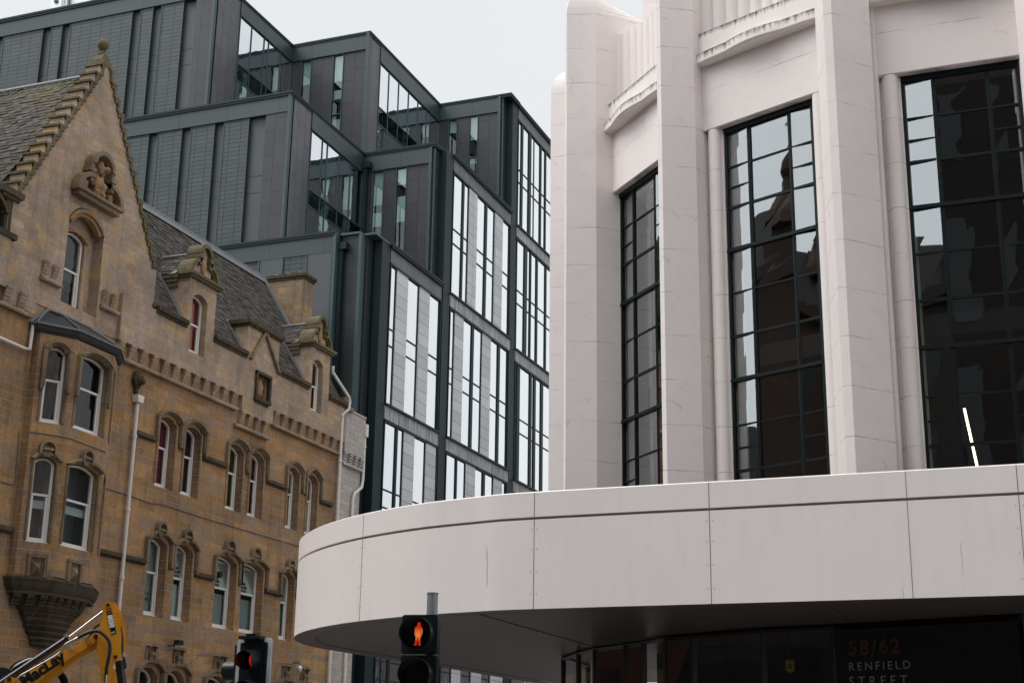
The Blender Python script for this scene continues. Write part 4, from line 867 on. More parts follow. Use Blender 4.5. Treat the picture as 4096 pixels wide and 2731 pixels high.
# --- street boxes
def streetbox(y0, y1, ztop, zbot, layouts):
    f = FE(XS); e = MB()
    e.box(-26.85, XS+.02, y0-.85, y0-.08, 0, ztop+.0); e.build('dark_reveal', 'dark_metal', DB)
    cap(-27.3, XS+.16, y0-.10, y1+.06, ztop)
    zt = ztop; k = 0
    w = MB(f); w.fb(y0, y1, ztop-.74, ztop, -.3, .03); w.build('fascia', 'rain_panel_side', DB)
    zt = ztop-.80
    while zt > 3 and k < len(layouts):
        zb = zt-6.23; L = layouts[k]; k += 1
        zb_ = max(zb, .5)
        w = MB(f); w.fb(y0, y0+.07, zb_, zt+.02, -.10, .05); w.fb(y1-.06, y1, zb_, zt+.02, -.10, .05); w.fb(y0, y1, zt-.05, zt+.03, -.10, .052); w.fb(y0-.05, y1+.05, zb_-.09, zb_, -.10, .16)
        tz = [zb+2.60, zb+3.34]
        for kind, a, b in L:
            w.fb(b-.022, b+.022, zb_, zt-.05, -.1, .004)
            if kind == 'g':
                for q in tz:
                    if q > 1: w.fb(a+.02, b-.02, q-.03, q+.03, -.08, .003)
            if kind == 'd': w.fb(a, b, zb_, zt-.05, -.08, .02)
        o = w.build('window_box', 'dark_metal', DB)
        g = MB(f); s = MB(f)
        for kind, a, b in L:
            if kind == 'g':
                for qa, qb in ((zb_, tz[0]), (tz[0], tz[1]), (tz[1], zt)):
                    if qb > qa: g.quad(f(a,qa,-.03), f(b,qa,-.03), f(b,qb,-.03), f(a,qb,-.03))
            elif kind == 's': s.fb(a+.01, b-.01, zb_, zt-.05, -.05, .02)
        g.build('pane', 'tower_glass', o)
        if s.v: s.build('grey_panel', 'grey_spandrel', o, each=True)
        r = MB(f); r.fb(y0+.05, y1-.05, zb_, zt, -2.9, -2.6); r.fb(y0+.05, y1-.05, zt-.02, zt, -2.6, -.11); r.fb(y0+.05, y1-.05, zb_, zb_+.03, -2.6, -.11); r.fb(y0+.02, y0+.05, zb_, zt, -2.6, -.11); r.fb(y1-.05, y1-.02, zb_, zt, -2.6, -.11); r.build('room', 'dark_room', o)
        w = MB(f); w.fb(y0-.04, y1+.04, zb-.66, zb-.09, -.3, .06) if zb > 1 else None
        if w.v: w.build('spandrel_band', 'weathered_band', DB)
        zt = zb-.72
G, S, D = 'g', 's', 'd'
streetbox(53.85, 59.33, Z3, 0, [
 [(G,53.98,54.50),(S,54.55,55.72),(G,55.72,56.88),(S,56.92,58.07),(G,58.07,59.25)],
 [(G,53.95,55.05),(D,55.05,55.24),(G,55.27,55.78),(S,55.82,56.93),(G,56.95,58.1),(S,58.14,59.25)],
 [(G,53.95,54.5),(G,54.5,55.1),(D,55.1,55.3),(G,55.3,57.0),(S,57.0,58.1),(G,58.1,59.25)], [(G,53.95,55.6),(G,55.6,57.2),(G,57.2,59.25)]])
streetbox(60.36, 68.12, Z2, 0, [
 [(G,60.5,61.60),(D,61.60,61.80),(G,61.82,62.36),(S,62.40,63.50),(G,63.5,64.56),(D,64.58,64.84),(G,64.86,65.82),(S,65.88,67.02),(G,67.04,68.05)],
 [(G,60.45,60.96),(S,61.0,62.1),(G,62.12,63.14),(D,63.15,63.42),(G,63.44,64.44),(S,64.48,65.64),(G,65.66,66.64),(D,66.65,66.93),(G,66.96,68.02)],
 [(G,60.45,61.58),(D,61.6,61.75),(G,61.77,62.72),(S,62.76,63.94),(G,63.97,64.92),(D,64.94,65.22),(G,65.25,66.27),(S,66.3,67.5),(G,67.52,68.0)],
 [(G,60.45,61.6),(S,61.65,62.7),(G,62.75,63.9),(S,63.95,65.2),(G,65.25,66.3),(S,66.35,68.0)], [(G,60.45,63),(G,63,65.5),(G,65.5,68.0)]])
streetbox(69.05, 77.0, Z1, 0, [
 [(G,69.2,69.62),(D,69.64,69.9),(G,69.95,70.8),(D,70.85,71.2),(G,71.25,71.7),(G,71.75,72.66),(D,72.7,72.9),(G,72.95,73.5),(D,73.52,73.7),(G,73.7,75.3),(S,75.3,76.9)],
 [(G,69.2,70.3),(D,70.33,70.75),(G,70.78,71.2),(D,71.25,71.4),(G,71.4,72.2),(D,72.22,72.45),(G,72.45,73.66),(D,73.68,73.9),(G,73.9,76.9)],
 [(G,69.2,69.43),(D,69.45,69.85),(G,69.88,71.35),(D,71.38,71.68),(G,71.7,72.0),(D,72.0,72.3),(G,72.32,73.12),(D,73.14,73.48),(G,73.5,76.9)],
 [(G,69.2,70.4),(D,70.4,70.7),(G,70.7,72.5),(D,72.5,72.7),(G,72.7,76.9)], [(G,69.2,71.4),(S,71.4,73),(G,73,76.9)], [(G,69.2,71.4),(G,71.4,76.9)]])
place(DB, (-30, 58, 0))
RP = thing('rooftop_plant_cabinet', 'pale metal plant cabinets on the roof at the top left corner', 'plant cabinet')
c = MB(); c.box(-48.2, -47.15, 56, 58, 37.4, 41.4); c.build('cabinet', 'galvanised', RP); c = MB(); c.box(-47.1, -45.8, 56.2, 58, 37.4, 41.2); c.tube([W(-47.4,55.9,37.4), W(-47.4,55.9,41.6)], .05); c.build('cabinet', 'galvanised', RP); c = MB(); c.tube([W(-47.85,55.98,40.8), W(-47.85,55.94,40.8)], .12, 12); c.build('handle', 'signal_black', RP); place(RP, (-47, 57, 37.4))

# ================================================================ white deco building
WB = thing('white_building', 'white rendered art deco corner building with fins and a curved canopy', 'building')
O = (-1.12, 33.35)
def pol(deg, r, t=0.0):
    a = R_(deg); return (O[0]-math.sin(a)*r+math.cos(a)*t, O[1]-math.cos(a)*r-math.sin(a)*t)
def bayframe(deg, off=0.0):            # u across the bay (0 at its middle), d out from the 9.05 m wall line
    a = R_(deg); o = pol(deg, 9.05, off); return Frame(o[0], o[1], math.cos(a), -math.sin(a), -math.sin(a), -math.cos(a))
BAYS = [(0, 0.0), (22.9, -.075), (45, -.42), (66.5, -.5), (0, 3.62), (0, 7.24)]
HZ = 13.65
def wavy(u, amp):                       # scalloped nosing of the ledge, in plan
    x = abs(u); return amp*(.55*math.cos(min(1, x/.66)*math.pi/2)+.45) if x < .62 else (amp*.42*abs(math.cos((x-.62)/.78*math.pi*.5))**.6 if x < 1.4 else 0)
for bi, (deg, off) in enumerate(BAYS):
    f = bayframe(deg, off); hw = 1.46
    w = MB(f); w.fb(-hw, hw, HZ, 15.68, -.5, 0)
    w.fb(-1.36, -1.0, 5.0, HZ, -.7, -.12); w.fb(1.0, 1.36, 5.0, HZ, -.7, -.12); w.fb(-hw-.25, -1.36, 5.0, 17.0, -.7, -.02); w.fb(1.36, hw+.25, 5.0, 17.0, -.7, -.02)
    w.fb(-1.0, 1.0, 4.6, 4.9, -.7, -.1)
    bay = w.build('wall', 'white_render', WB, bevel=.02)
    c = MB()
    for s in (-1, 1): p = f(s*1.17, 0, -.13); c.lathe((p.x, p.y), [(.14, 5.0), (.14, HZ)], 20)
    c.build('half_column', 'white_render', bay, smooth=50, each=True)
    c = MB()
    for s in (-1, 1): p = f(s*1.42, 0, -.02); c.lathe((p.x, p.y), [(.055, 5.0), (.055, 17.0)], 12)
    c.build('roll_moulding', 'white_render_plain', bay, smooth=50, each=True)
    # ledge
    c = MB(); n = 44; us = [-1.44+2.88*i/n for i in range(n+1)]
    pr = [(-.1, 15.02), (.12, 15.02), (.15, 15.05), (.16, 15.18), (.13, 15.25), (.06, 15.28), (-.1, 15.28)]
    vs = []; 
    for u in us:
        a = .17*wavy(u, 1.0); vs += [f(u, z, d+(a if d > .05 else 0)) for d, z in pr]
    m_ = len(pr); c.add(vs, [(i*m_+j, i*m_+j+1, (i+1)*m_+j+1, (i+1)*m_+j) for i in range(n) for j in range(m_-1)]+[tuple(range(m_)), tuple(range(n*m_, (n+1)*m_))[::-1]])
    c.build('scalloped_ledge', 'white_render_stained', bay, smooth=35)
    c = MB(f); c.fb(-1.40, 1.40, 15.29, 15.72, -.1, .10); c.build('blocking_course', 'white_render_stained', bay, bevel=.015)
    # fluted parapet, hollow in plan
    nf = 11; poly = []
    for i in range(nf):
        for k in range(8):
            t = (i+k/8)/nf; u = -1.42+2.84*t; hol = -.34*(1-(2*t-1)**2)**.7+.02; p = f(u, 0, hol+.075*math.sin(math.pi*k/8)**.8); poly.append((p.x, p.y, t))
    c = MB()
    for i in range(nf):
        a = [(x, y) for x, y, t in poly[i*8:i*8+8]]+([poly[(i+1)*8][:2]] if i+1 < nf else [])
        if len(a) < 3: continue
        b0 = f(-1.42+2.84*i/nf, 0, -.62); b1 = f(-1.42+2.84*(i+1)/nf-.002, 0, -.62); zt = 17.48-.10*(1-abs(2*(i+.5)/nf-1))
        P = a+[(b1.x, b1.y), (b0.x, b0.y)]; c.prism(P, 15.7, zt); 
    c.build('fluted_parapet', 'white_render_plain', bay, smooth=35)
    c = MB(); q = [f(-1.44, 0, -.5), f(1.44, 0, -.5)]
    # steel window
    F2 = bayframe(deg, off); d0 = -.24; wn = MB(f)
    L_, R1, R2, Rr = -1.0, -.45, .46, 1.0
    wn.fb(L_-.03, L_+.05, 4.9, HZ, d0, d0+.07); wn.fb(Rr-.065, Rr, 4.9, HZ, d0, d0+.09); wn.fb(L_, Rr, HZ-.10, HZ, d0, d0+.10)
    for x in (R1, R2): wn.fb(x-.036, x+.036, 4.9, HZ-.1, d0, d0+.06); wn.fb(x-.010, x+.010, 4.9, HZ-.1, d0+.06, d0+.07)
    for base in (11.17, 8.65, 6.13): wn.fb(L_, Rr, base-.045, base+.02, d0, d0+.09)
    def tr(a, b, z, t): wn.fb(a, b, z-t/2, z+t/2, d0+.01, d0+.055)
    for a, b, side in ((L_+.06, R1-.04, 1), (R1+.04, R2-.04, 0), (R2+.04, Rr-.06, 1)):
        tr(a, b, 12.84, .03); tr(a, b, 12.01, .05); tr(a, b, 10.31, .03); tr(a, b, 9.47, .05); tr(a, b, 7.79, .03); tr(a, b, 6.95, .05)
        if side: tr(a, b, 12.42, .03); tr(a, b, 7.37, .03)
    o = wn.build('window', 'steel_frame', WB)
    zl = [4.9, 6.13, 6.95, 7.79, 8.65, 9.47, 10.31, 11.17, 12.01, 12.84, HZ-.05]
    g = MB(f); rn = random.Random(bi)
    for a, b, tilt in ((L_+.03, R1, .10), (R1, R2, 0), (R2, Rr-.03, -.10)):
        for i in range(len(zl)-1):
            tw = (b-a)*tilt*1.0; e = rn.uniform(-.002, .002); k = rn.uniform(-.0015, .0015)
            # side lights are cranked a few degrees round the bow
            da, db = (d0+.03-tw/2-.0, d0+.03+tw/2)
            g.quad(f(a,zl[i],da+e+k), f(b,zl[i],db-e+k), f(b,zl[i+1],db+e-k), f(a,zl[i+1],da-e-k))
    g.build('pane', 'steel_window_glass', o)
    r = MB(f); dp = -4.2
    r.quad(f(-1.3,4.9,dp), f(1.3,4.9,dp), f(1.3,HZ,dp), f(-1.3,HZ,dp)); r.quad(f(-1.3,HZ-.1,dp), f(1.3,HZ-.1,dp), f(1.3,HZ-.1,-.5), f(-1.3,HZ-.1,-.5))
    for x in (-1.3, 1.3): r.quad(f(x,4.9,dp), f(x,HZ,dp), f(x,HZ,-.5), f(x,4.9,-.5))
    r.fb(-1.3, 1.3, 9.0, 9.4, dp, -.8); r.quad(f(-1.3,4.9,dp), f(1.3,4.9,dp), f(1.3,4.9,-.5), f(-1.3,4.9,-.5)); r.build('room', 'dark_room', o)
    s = MB(f); s.fb(-1.0, -.93, 4.9, HZ-.1, -.55, -.26); s.fb(.93, 1.0, 4.9, HZ-.1, -.55, -.26); s.build('inner_reveal', 'white_render_plain', o, each=True)
# fins between the bays
def fin(B, N, NL, axis_deg, ztop=17.92):
    n = Vector((-math.sin(R_(axis_deg)), -math.cos(R_(axis_deg)))); t = Vector((math.cos(R_(axis_deg)), -math.sin(R_(axis_deg))))
    B, N, NL = Vector(B), Vector(N), Vector(NL); mid = (N+NL)/2; BL = B-2*t*((B-mid).dot(t))
    bkR, bkL = mid-n*1.9+t*.04, mid-n*1.9-t*.04
    poly = [BL, NL, N, B, bkR, bkL]; c = MB(); c.prism([tuple(p) for p in poly], 5.0, ztop)
    pk = mid-n*.42; m = 8; rings = []
    for i in range(m+1):
        th = math.pi/2*i/m; rings.append([(p*math.cos(th)+pk*(1-math.cos(th)) if j not in (4, 5) else p*(1-i/m)+pk*(i/m), ztop+(.60*math.sin(th) if j not in (4, 5) else .60*(i/m))) for j, p in enumerate(poly)])
    k = 6; c.add([(p.x, p.y, z) for r in rings for p, z in r], [(i*k+j, i*k+(j+1)%k, (i+1)*k+(j+1)%k, (i+1)*k+j) for i in range(m) for j in range(k)])
    return c.build('fin', 'white_render', WB)
fin((-8.81,27.67), (-9.42,27.49), (-9.49,27.58), 54.5)
fin((-6.06,25.32), (-6.64,24.99), (-6.74,25.06), 33.9)
fin((-2.53,23.94), (-3.10,23.28), (-3.25,23.31), 11.6)
fin((.75,23.78), (.40,23.0), (.25,23.0), 0); fin((4.35,23.78), (4.0,23.0), (3.85,23.0), 0)
a_ = pol(78.75, 9.5, .38); b_ = pol(78.0, 10.2, .10); c_ = pol(79.0, 10.25, -.05); fin(a_, b_, c_, 78.5)
# higher block set back behind the parapets
c = MB(); k0 = on(1, 30.5, 2571, 60); c.prism([(k0.x, 30.5), (4, 29.0), (4, 36), (k0.x+.4, 36)], 15.5, 21.5); c.build('attic_block', 'white_render', WB, bevel=.03)
# rest of the body: walls running back along both streets, roof
c = MB(); c.prism([pol(78, 8.6), pol(66, 8.55), pol(45, 8.5), pol(22, 8.5), (-1.12, 24.8), (10, 24.8), (10, 34), (-9.6, 34)], 15.4, 15.6)
c.box(-10.3, -10.0, 32.6, 48, 4.9, 17.2); c.box(-10.0, 10, 47.7, 48, 4.9, 17.2); c.box(9.7, 10, 24.8, 47.7, 4.9, 17.2); c.box(-10, 9.7, 34, 47.7, 16.9, 17.1); c.build('rear_walls', 'white_render', WB)
# canopy
edge = [(10, 22.0), (4, 22.0), (0, 22.0), (-4, 22.0), (-8.07, 22.01), (-9.2, 22.16), (-10.4, 22.48), (-11.67, 23.07), (-12.62, 23.70), (-13.46, 24.44), (-14.14, 25.26), (-14.62, 26.12), (-14.9, 26.95), (-15.02, 27.8), (-15.0, 28.8), (-14.93, 30), (-14.8, 31.8), (-14.62, 34), (-14.5, 36.5), (-14.4, 40)]
def smooth(pts, n=6):
    out = []
    for i in range(len(pts)-1):
        p0 = Vector(pts[max(i-1,0)]); p1 = Vector(pts[i]); p2 = Vector(pts[i+1]); p3 = Vector(pts[min(i+2,len(pts)-1)])
        for k in range(n):
            t = k/n; out.append(.5*((2*p1)+(-p0+p2)*t+(2*p0-5*p1+4*p2-p3)*t*t+(-p0+3*p1-3*p2+p3)*t**3))
    return out+[Vector(pts[-1])]
E_ = smooth(edge)
def offs(pts, d):
    out = []
    for i, p in enumerate(pts):
        t = (pts[min(i+1,len(pts)-1)]-pts[max(i-1,0)]).normalized(); out.append(p+Vector((-t.y, t.x))*d*-1 if False else p+Vector((t.y, -t.x))*d)
    return out
def sheet(mb, A, za, B, zb):
    n = len(A); mb.add([(p.x,p.y,za) for p in A]+[(p.x,p.y,zb) for p in B], [(i,i+1,n+i+1,n+i) for i in range(n-1)])
# inward offset is to the right when walking from +x to -x along the edge: find the sign once
t_ = offs(E_, .1); sg = 1 if t_[10].y > E_[10].y else -1
IN = lambda d: offs(E_, d*sg)
ca = MB(); sheet(ca, E_, 4.19, E_, 5.615); sheet(ca, E_, 5.615, IN(.06), 5.615); sheet(ca, IN(.06), 5.66, E_, 5.66); sheet(ca, E_, 5.66, E_, 6.055); sheet(ca, E_, 6.055, IN(.03), 6.075); sheet(ca, IN(.03), 6.075, IN(.25), 6.06)
can = ca.build('canopy', 'canopy_panel', WB, smooth=30)
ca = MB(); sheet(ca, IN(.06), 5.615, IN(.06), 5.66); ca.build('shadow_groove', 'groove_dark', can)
ca = MB(); e2 = IN(.25); ca.add([(p.x, p.y, 6.03) for p in e2]+[(10, 40, 6.03)], [tuple(range(len(e2)+1))]); ca.build('canopy_roof', 'roof_dark', can)
ca = MB(); sheet(ca, E_, 4.19, IN(.42), 4.20); ca.build('soffit_rim', 'groove_dark' if False else 'soffit_board', can)
ca = MB(); sheet(ca, IN(.42), 4.197, IN(.45), 4.21); ca.build('soffit_joint', 'joint_dark', can)
e3 = IN(.45); ca = MB(); ca.add([(p.x, p.y, 4.212) for p in e3]+[(10, 40, 4.212)], [tuple(range(len(e3)+1))]); ca.box(-9.31, -9.27, 22.46, 29, 4.200, 4.212); ca.box(-3.6, -3.56, 22.46, 25.3, 4.200, 4.212); ca.box(-.70, -.66, 22.46, 25, 4.200, 4.212)
ca.build('soffit', 'soffit_board', can)
def edge_at(test):
    for i in range(len(E_)-1):
        if test(E_[i], E_[i+1]): return E_[i], (E_[i+1]-E_[i]).normalized()
ca = MB(); sc_ = MB()
for xx in (-.66, -2.22, -5.19, -8.07, -11.67):
    p, t = edge_at(lambda a, b: a.x >= xx > b.x); p = p+t*abs((xx-p.x)/t.x); o_ = Vector((t.y, -t.x))*-sg*.0035; wd_ = .004 if xx != -2.22 else .003
    A, B = p-t*wd_, p+t*wd_
    for za, zb in ((4.19, 5.615), (5.66, 6.055)): ca.hexa([(A.x,A.y,za), (B.x,B.y,za), (B.x+o_.x,B.y+o_.y,za), (A.x+o_.x,A.y+o_.y,za), (A.x,A.y,zb), (B.x,B.y,zb), (B.x+o_.x,B.y+o_.y,zb), (A.x+o_.x,A.y+o_.y,zb)])
    if xx != -2.22:
        for s in (-1, 1):
            for zz in (4.42, 4.78, 5.14, 5.46):
                q = p+t*s*.05; sc_.tube([(q.x,q.y,zz), (q.x+o_.x*1.2, q.y+o_.y*1.2, zz)], .009, 6)
ca.build('panel_joint', 'joint_dark', can, each=True); sc_.build('fixing_screw', 'groove_dark', can)
# shopfront under the canopy
SPX = [(-10.72,31.22), (-9.25,28.91), (-8.36,28.08), (-7.22,26.86), (-6.62,26.58), (-5.18,25.76), (-2.76,25.28), (-.83,24.58), (10, 24.5)]
sp = [on(2, 4.19, *p) for p in [(2254,2629), (2315,2606), (2381,2588), (2503,2571), (2575,2561), (2663,2543), (2774,2535), (3050,2511), (3331,2500), (4090,2457)]]
sp = [Vector((p.x, p.y)) for p in sp]
sp = [Vector((-10.9, 33.5))]+sp+[Vector((10, 24.4))]
c = MB(); g = MB()
for i in range(len(sp)-1):
    a, b = sp[i], sp[i+1]; t = (b-a).normalized(); nrm = Vector((t.y, -t.x))
    g.quad((a.x,a.y,.2), (b.x,b.y,.2), (b.x,b.y,4.15), (a.x,a.y,4.15))
for i, a in enumerate(sp[:-1]):
    c.tube([(a.x,a.y,0), (a.x,a.y,4.2)], .06, 4)
for i in range(len(sp)-1): a, b = sp[i], sp[i+1]; c.tube([(a.x,a.y,4.16), (b.x,b.y,4.16)], .05, 4); c.tube([(a.x,a.y,3.12), (b.x,b.y,3.12)], .035, 4) if i >= 6 else None
sf = c.build('shopfront', 'shop_black', WB); g.build('pane', 'shop_glass', sf)
c = MB(); c.prism([(-8.8,33.5), (-8.4,30.5), (-6.5,28.8), (-4.5,28), (10,27.6), (10,28), (-4.4,28.5), (-6.2,29.2), (-8,31), (-8.3,33.5)], 0, 4.19); c.box(-10, 10, 25, 33.5, -.02, .02); c.build('shop_interior', 'dark_room', sf)
def film(i0, i1, z0, z1, mat, name, d=.02, tri=False):
    a, b = sp[i0], sp[i1]; t = (b-a).normalized(); n = Vector((t.y, -t.x)); n = n if n.y < 0 else -n
    A, B = a+t*.06+n*d, b-t*.06+n*d; m = MB()
    if tri: m.add([(A.x,A.y,z1), (B.x,B.y,z1), (A.x,A.y,z0)], [(0,1,2)])
    else: m.quad((A.x,A.y,z0), (B.x,B.y,z0), (B.x,B.y,z1), (A.x,A.y,z1))
    m.build(name, mat, sf); return A+n*.01, t, (B-A).length
A, t, L = film(3, 4, .5, 4.10, 'poster_red', 'window_poster')
text('poster_lettering', '58/62', .52*L/.9*.75, 'letter_dark', (A.x+t.x*L*.10, A.y+t.y*L*.10, 3.40), (t.x,t.y,0), (0,0,1), sf, bold=.008)
text('poster_lettering', 'RENFIELD', .30*L/.9*.62, 'letter_grey', (A.x+t.x*L*.10, A.y+t.y*L*.10, 3.12), (t.x,t.y,0), (0,0,1), sf)
film(4, 5, .5, 4.10, 'poster_red', 'window_poster'); film(6, 7, 2.9, 4.05, 'poster_red', 'window_poster', tri=True)
A, t, L = film(9, 10, .5, 4.10, 'shop_black', 'fascia_board', d=.09)
def onv(px, py, A=A, t=t):
    dr = ray(px, py); n = Vector((t.y, -t.x)); k = ((A.x-CAM.x)*n.x+(A.y-CAM.y)*n.y)/(dr.x*n.x+dr.y*n.y); P = CAM+dr*k; n = n if n.y < 0 else -n; return P+Vector((n.x, n.y, 0))*.015
for body, p_, sz, mt, sp2 in (('58/62', (3396,2618), .335, 'letter_red', 1.25), ('RENFIELD', (3396,2681), .190, 'letter_grey', 1.42), ('STREET', (3398,2742), .215, 'letter_grey', 1.62)):
    text('address_lettering', body, sz, mt, onv(*p_), (t.x,t.y,0), (0,0,1), sf, bold=.012 if body[0] == '5' else 0, space=sp2)
place(WB, (-4, 30, 0))
# strip light inside the window; board modelled for a mirrored sign
for nm, pz, lab in (('tube_light', 0, 'glowing warm strip light, the only lit lamp inside the tall right-hand window'),):
    a = on(1, 26.2, 3857, 1633); b = on(1, 26.2, 3911, 1875); b = a+(b-a)*1.35; dd = (b-a)
    o = thing(nm, lab, 'lamp'); c = MB(); c.tube([a, a+dd*.44], .022, 8); c.build('tube', 'tube_lit', o, smooth=60); c = MB(); c.tube([a+dd*.47, b], .022, 8); c.build('tube', 'tube_lit', o, smooth=60); c = MB(); c.tube([a+Vector((.0,.06,-.0)), b+Vector((0,.06,0))], .03, 6); c.build('batten', 'steel_frame', o); place(o, tuple(a))
o = thing('reflected_shop_sign', 'small yellow pentagon board behind the shopfront glass, standing in for a reflected sign', 'sign')  # solid board modelled in place of a sign mirrored in the glass
p = on(1, 24.95, 3160, 2665); c = MB(Frame(0, 24.95, 1, 0, 0, -1)); s_ = .085
pp_ = on(1, 25.0, 3160, 2665); fz = pp_.z
c.fp([(p.x-.07, fz+.10), (p.x+.07, fz+.10), (p.x+.07, fz-.06), (p.x, fz-.11), (p.x-.07, fz-.06)], -.01, .01); c.build('board', 'yellow_sign', o)
text('emblem', 'G', .10, 'letter_dark', (p.x-.035, 24.93, fz-.03), (1,0,0), (0,0,1), o, bold=.004); c = MB(); c.tube([(p.x, 24.95, fz+.10), (p.x, 24.95, 4.1)], .012, 6); c.build('hanger', 'signal_black', o); place(o, (p.x, 24.95, fz))
# ================================================================ traffic signals
PS = thing('pedestrian_signal', 'black pedestrian crossing signal on a grey pole, red standing man lit', 'crossing signal')
def pt(y, px, py): return on(1, y, px, py)
ya = 8.6; L = pt(ya, 1619, 2450); R0 = pt(ya, 1755, 2457); uu = Vector((R0.x-L.x, 0, 0)); cx = -3.925
f = Frame(-3.925, 8.6, math.cos(R_(10)), math.sin(R_(10)), math.sin(R_(10)), -math.cos(R_(10)))
c = MB(); c.tube([(-3.900, 8.74, 0), (-3.900, 8.74, 2.745)], .0355, 20); c.tube([(-3.900, 8.74, 2.742), (-3.900, 8.74, 2.75)], .0385, 20); c.build('pole', 'pole_grey', PS, smooth=50)
for k, zc in enumerate((2.475, 2.222)):
    m = MB(f); m.fb(-.115, .118, zc-.123, zc+.122, -.10, .0); h = m.build('signal_housing', 'signal_black', PS, bevel=.008)
    m = MB(f); n = 28; r = .104; ring = [(math.cos(2*math.pi*i/n), math.sin(2*math.pi*i/n)) for i in range(n)]
    vs = []; 
    for (ra, d0) in ((r, 0), (r, .10), (r-.004, .10), (r-.004, .0)):
        vs += [f(a*ra-.002, zc+b*ra, d0*(1.0 if b > -.4 else .80)) for a, b in ring]
    m.add(vs, [(j*n+i, j*n+(i+1)%n, (j+1)*n+(i+1)%n, (j+1)*n+i) for j in range(3) for i in range(n)]); m.build('visor', 'signal_black', h, smooth=40)
    m = MB(f); m.add([f(a*.1-.002, zc+b*.1, .004) for a, b in ring], [tuple(range(n))]); m.build('lens', 'signal_lens_dark', h)
    sc_ = .0020
    if k == 0:
        man = [(458,620),(482,628),(488,655),(478,680),(502,690),(515,715),(524,780),(505,835),(500,858),(492,858),(494,740),(488,760),(487,850),(490,975),(502,998),(458,998),(455,970),(448,860),(443,860),(433,985),(430,996),(378,993),(398,972),(412,850),(404,852),(396,838),(388,790),(392,715),(405,692),(432,680),(434,650),(440,628)]
        P = [((x-455)/962*240/5857*9.35*1.0, (810-y)/962*240/5857*9.35*.97) for x, y in man]
        m = MB(f); m.add([f(x+.0, zc+z+.0, .010) for x, z in P], [tuple(range(len(P)))]); m.build('red_man', 'red_man_lit', h)
place(PS, (-3.900, 8.74, 0))
TS = thing('traffic_light', 'black traffic light with white-edged backing board, red lens lit', 'traffic light')
y0 = 14.0; A = pt(y0, 953, 2553); B = pt(y0, 1086, 2545); cxx = (A.x+B.x)/2; zt = (A.z+B.z)/2; hw = (B.x-A.x)/2
f = Frame(cxx, y0, 1, 0, 0, -1); zb = zt-1.12
def rr_(w, z0, z1, r, n=5):
    o = []
    for cx2, cz2, a0 in ((w-r, z1-r, 0), (-w+r, z1-r, 90), (-w+r, z0+r, 180), (w-r, z0+r, 270)):
        o += [(cx2+r*math.cos(R_(a0+90*i/n)), cz2+r*math.sin(R_(a0+90*i/n))) for i in range(n+1)]
    return o
k_ = 1.04
m = MB(f); m.fp(rr_(hw*k_, zb, zt, .05), -.02, 0); bb = m.build('backing_board', 'signal_white', TS)
m = MB(f); m.fp([(a, b) for a, b in rr_(hw*k_-.045, zb+.045, zt-.05, .015)], .0, .006); m.build('board_face', 'signal_black', bb)
m = MB(f); m.fb(-.105, .125, zb+.10, zt-.0, .0, .035); hs_ = m.build('signal_housing', 'signal_black', TS, bevel=.012)
m = MB(f); m.fb(-.14, .12, zt-.02, zt+.012, -.04, .10); m.fb(-.05, .0, zt+.01, zt+.03, -.02, .1); m.fb(-.06, .09, zt+.028, zt+.036, .0, .1); m.build('top_bracket', 'signal_black', hs_)
for k in range(3):
    zc = zt-.235-.31*k; n = 28; ring = [(math.cos(2*math.pi*i/n), math.sin(2*math.pi*i/n)) for i in range(n)]
    m = MB(f); vs = []
    for ra, dd in ((.104, .035), (.104, .225), (.099, .225), (.099, .035)): vs += [f(a*ra+.01, zc+b*ra-.10*(dd-.035), dd if b > -.55 else .035+(dd-.035)*.72) for a, b in ring]
    m.add(vs, [(j*n+i, j*n+(i+1)%n, (j+1)*n+(i+1)%n, (j+1)*n+i) for j in range(3) for i in range(n)]); m.build('visor', 'signal_black', hs_, smooth=40)
    m = MB(f); vs = [f(.01, zc, .058)]+[f(a*.10+.01, zc+b*.10, .040) for a, b in ring]; m.add(vs, [(0, i+1, (i+1)%n+1) for i in range(n)]); le = m.build('lens', 'signal_lens_dark', hs_, smooth=70)
    if k == 0: m = MB(f); vs = [f(.03, zc, .075)]+[f(a*.048+.03, zc+b*.075, .062) for a, b in ring]; m.add(vs, [(0, i+1, (i+1)%n+1) for i in range(n)]); m.build('lit_lamp', 'red_lens_lit', hs_, smooth=70)
m = MB(); p = f(0, 0, -.08); m.tube([(p.x,p.y,0), (p.x,p.y,zt-.1)], .057, 16); m.build('pole', 'pole_grey', TS, smooth=50)
# second head facing the other street, behind the board
f2 = Frame(p.x-.17, p.y+.12, math.cos(R_(-100)), math.sin(R_(-100)), math.sin(R_(-100)), -math.cos(R_(-100)))
m = MB(f2); m.fb(-.12, .12, zb+.12, zt-.06, .02, .12); sh = m.build('side_housing', 'signal_black', TS, bevel=.01)
for k in range(3):
    zc = zt-.33-.31*k; m = MB(f2); vs = []
    for ra, dd in ((.108, .10), (.108, .30), (.103, .30), (.103, .1)): vs += [f2(a*ra, zc+b*ra, dd) for a, b in ring]
    m.add(vs, [(j*n+i, j*n+(i+1)%n, (j+1)*n+(i+1)%n, (j+1)*n+i) for j in range(3) for i in range(n)]); m.build('visor', 'signal_black', sh, smooth=40)
place(TS, (p.x, p.y, 0))
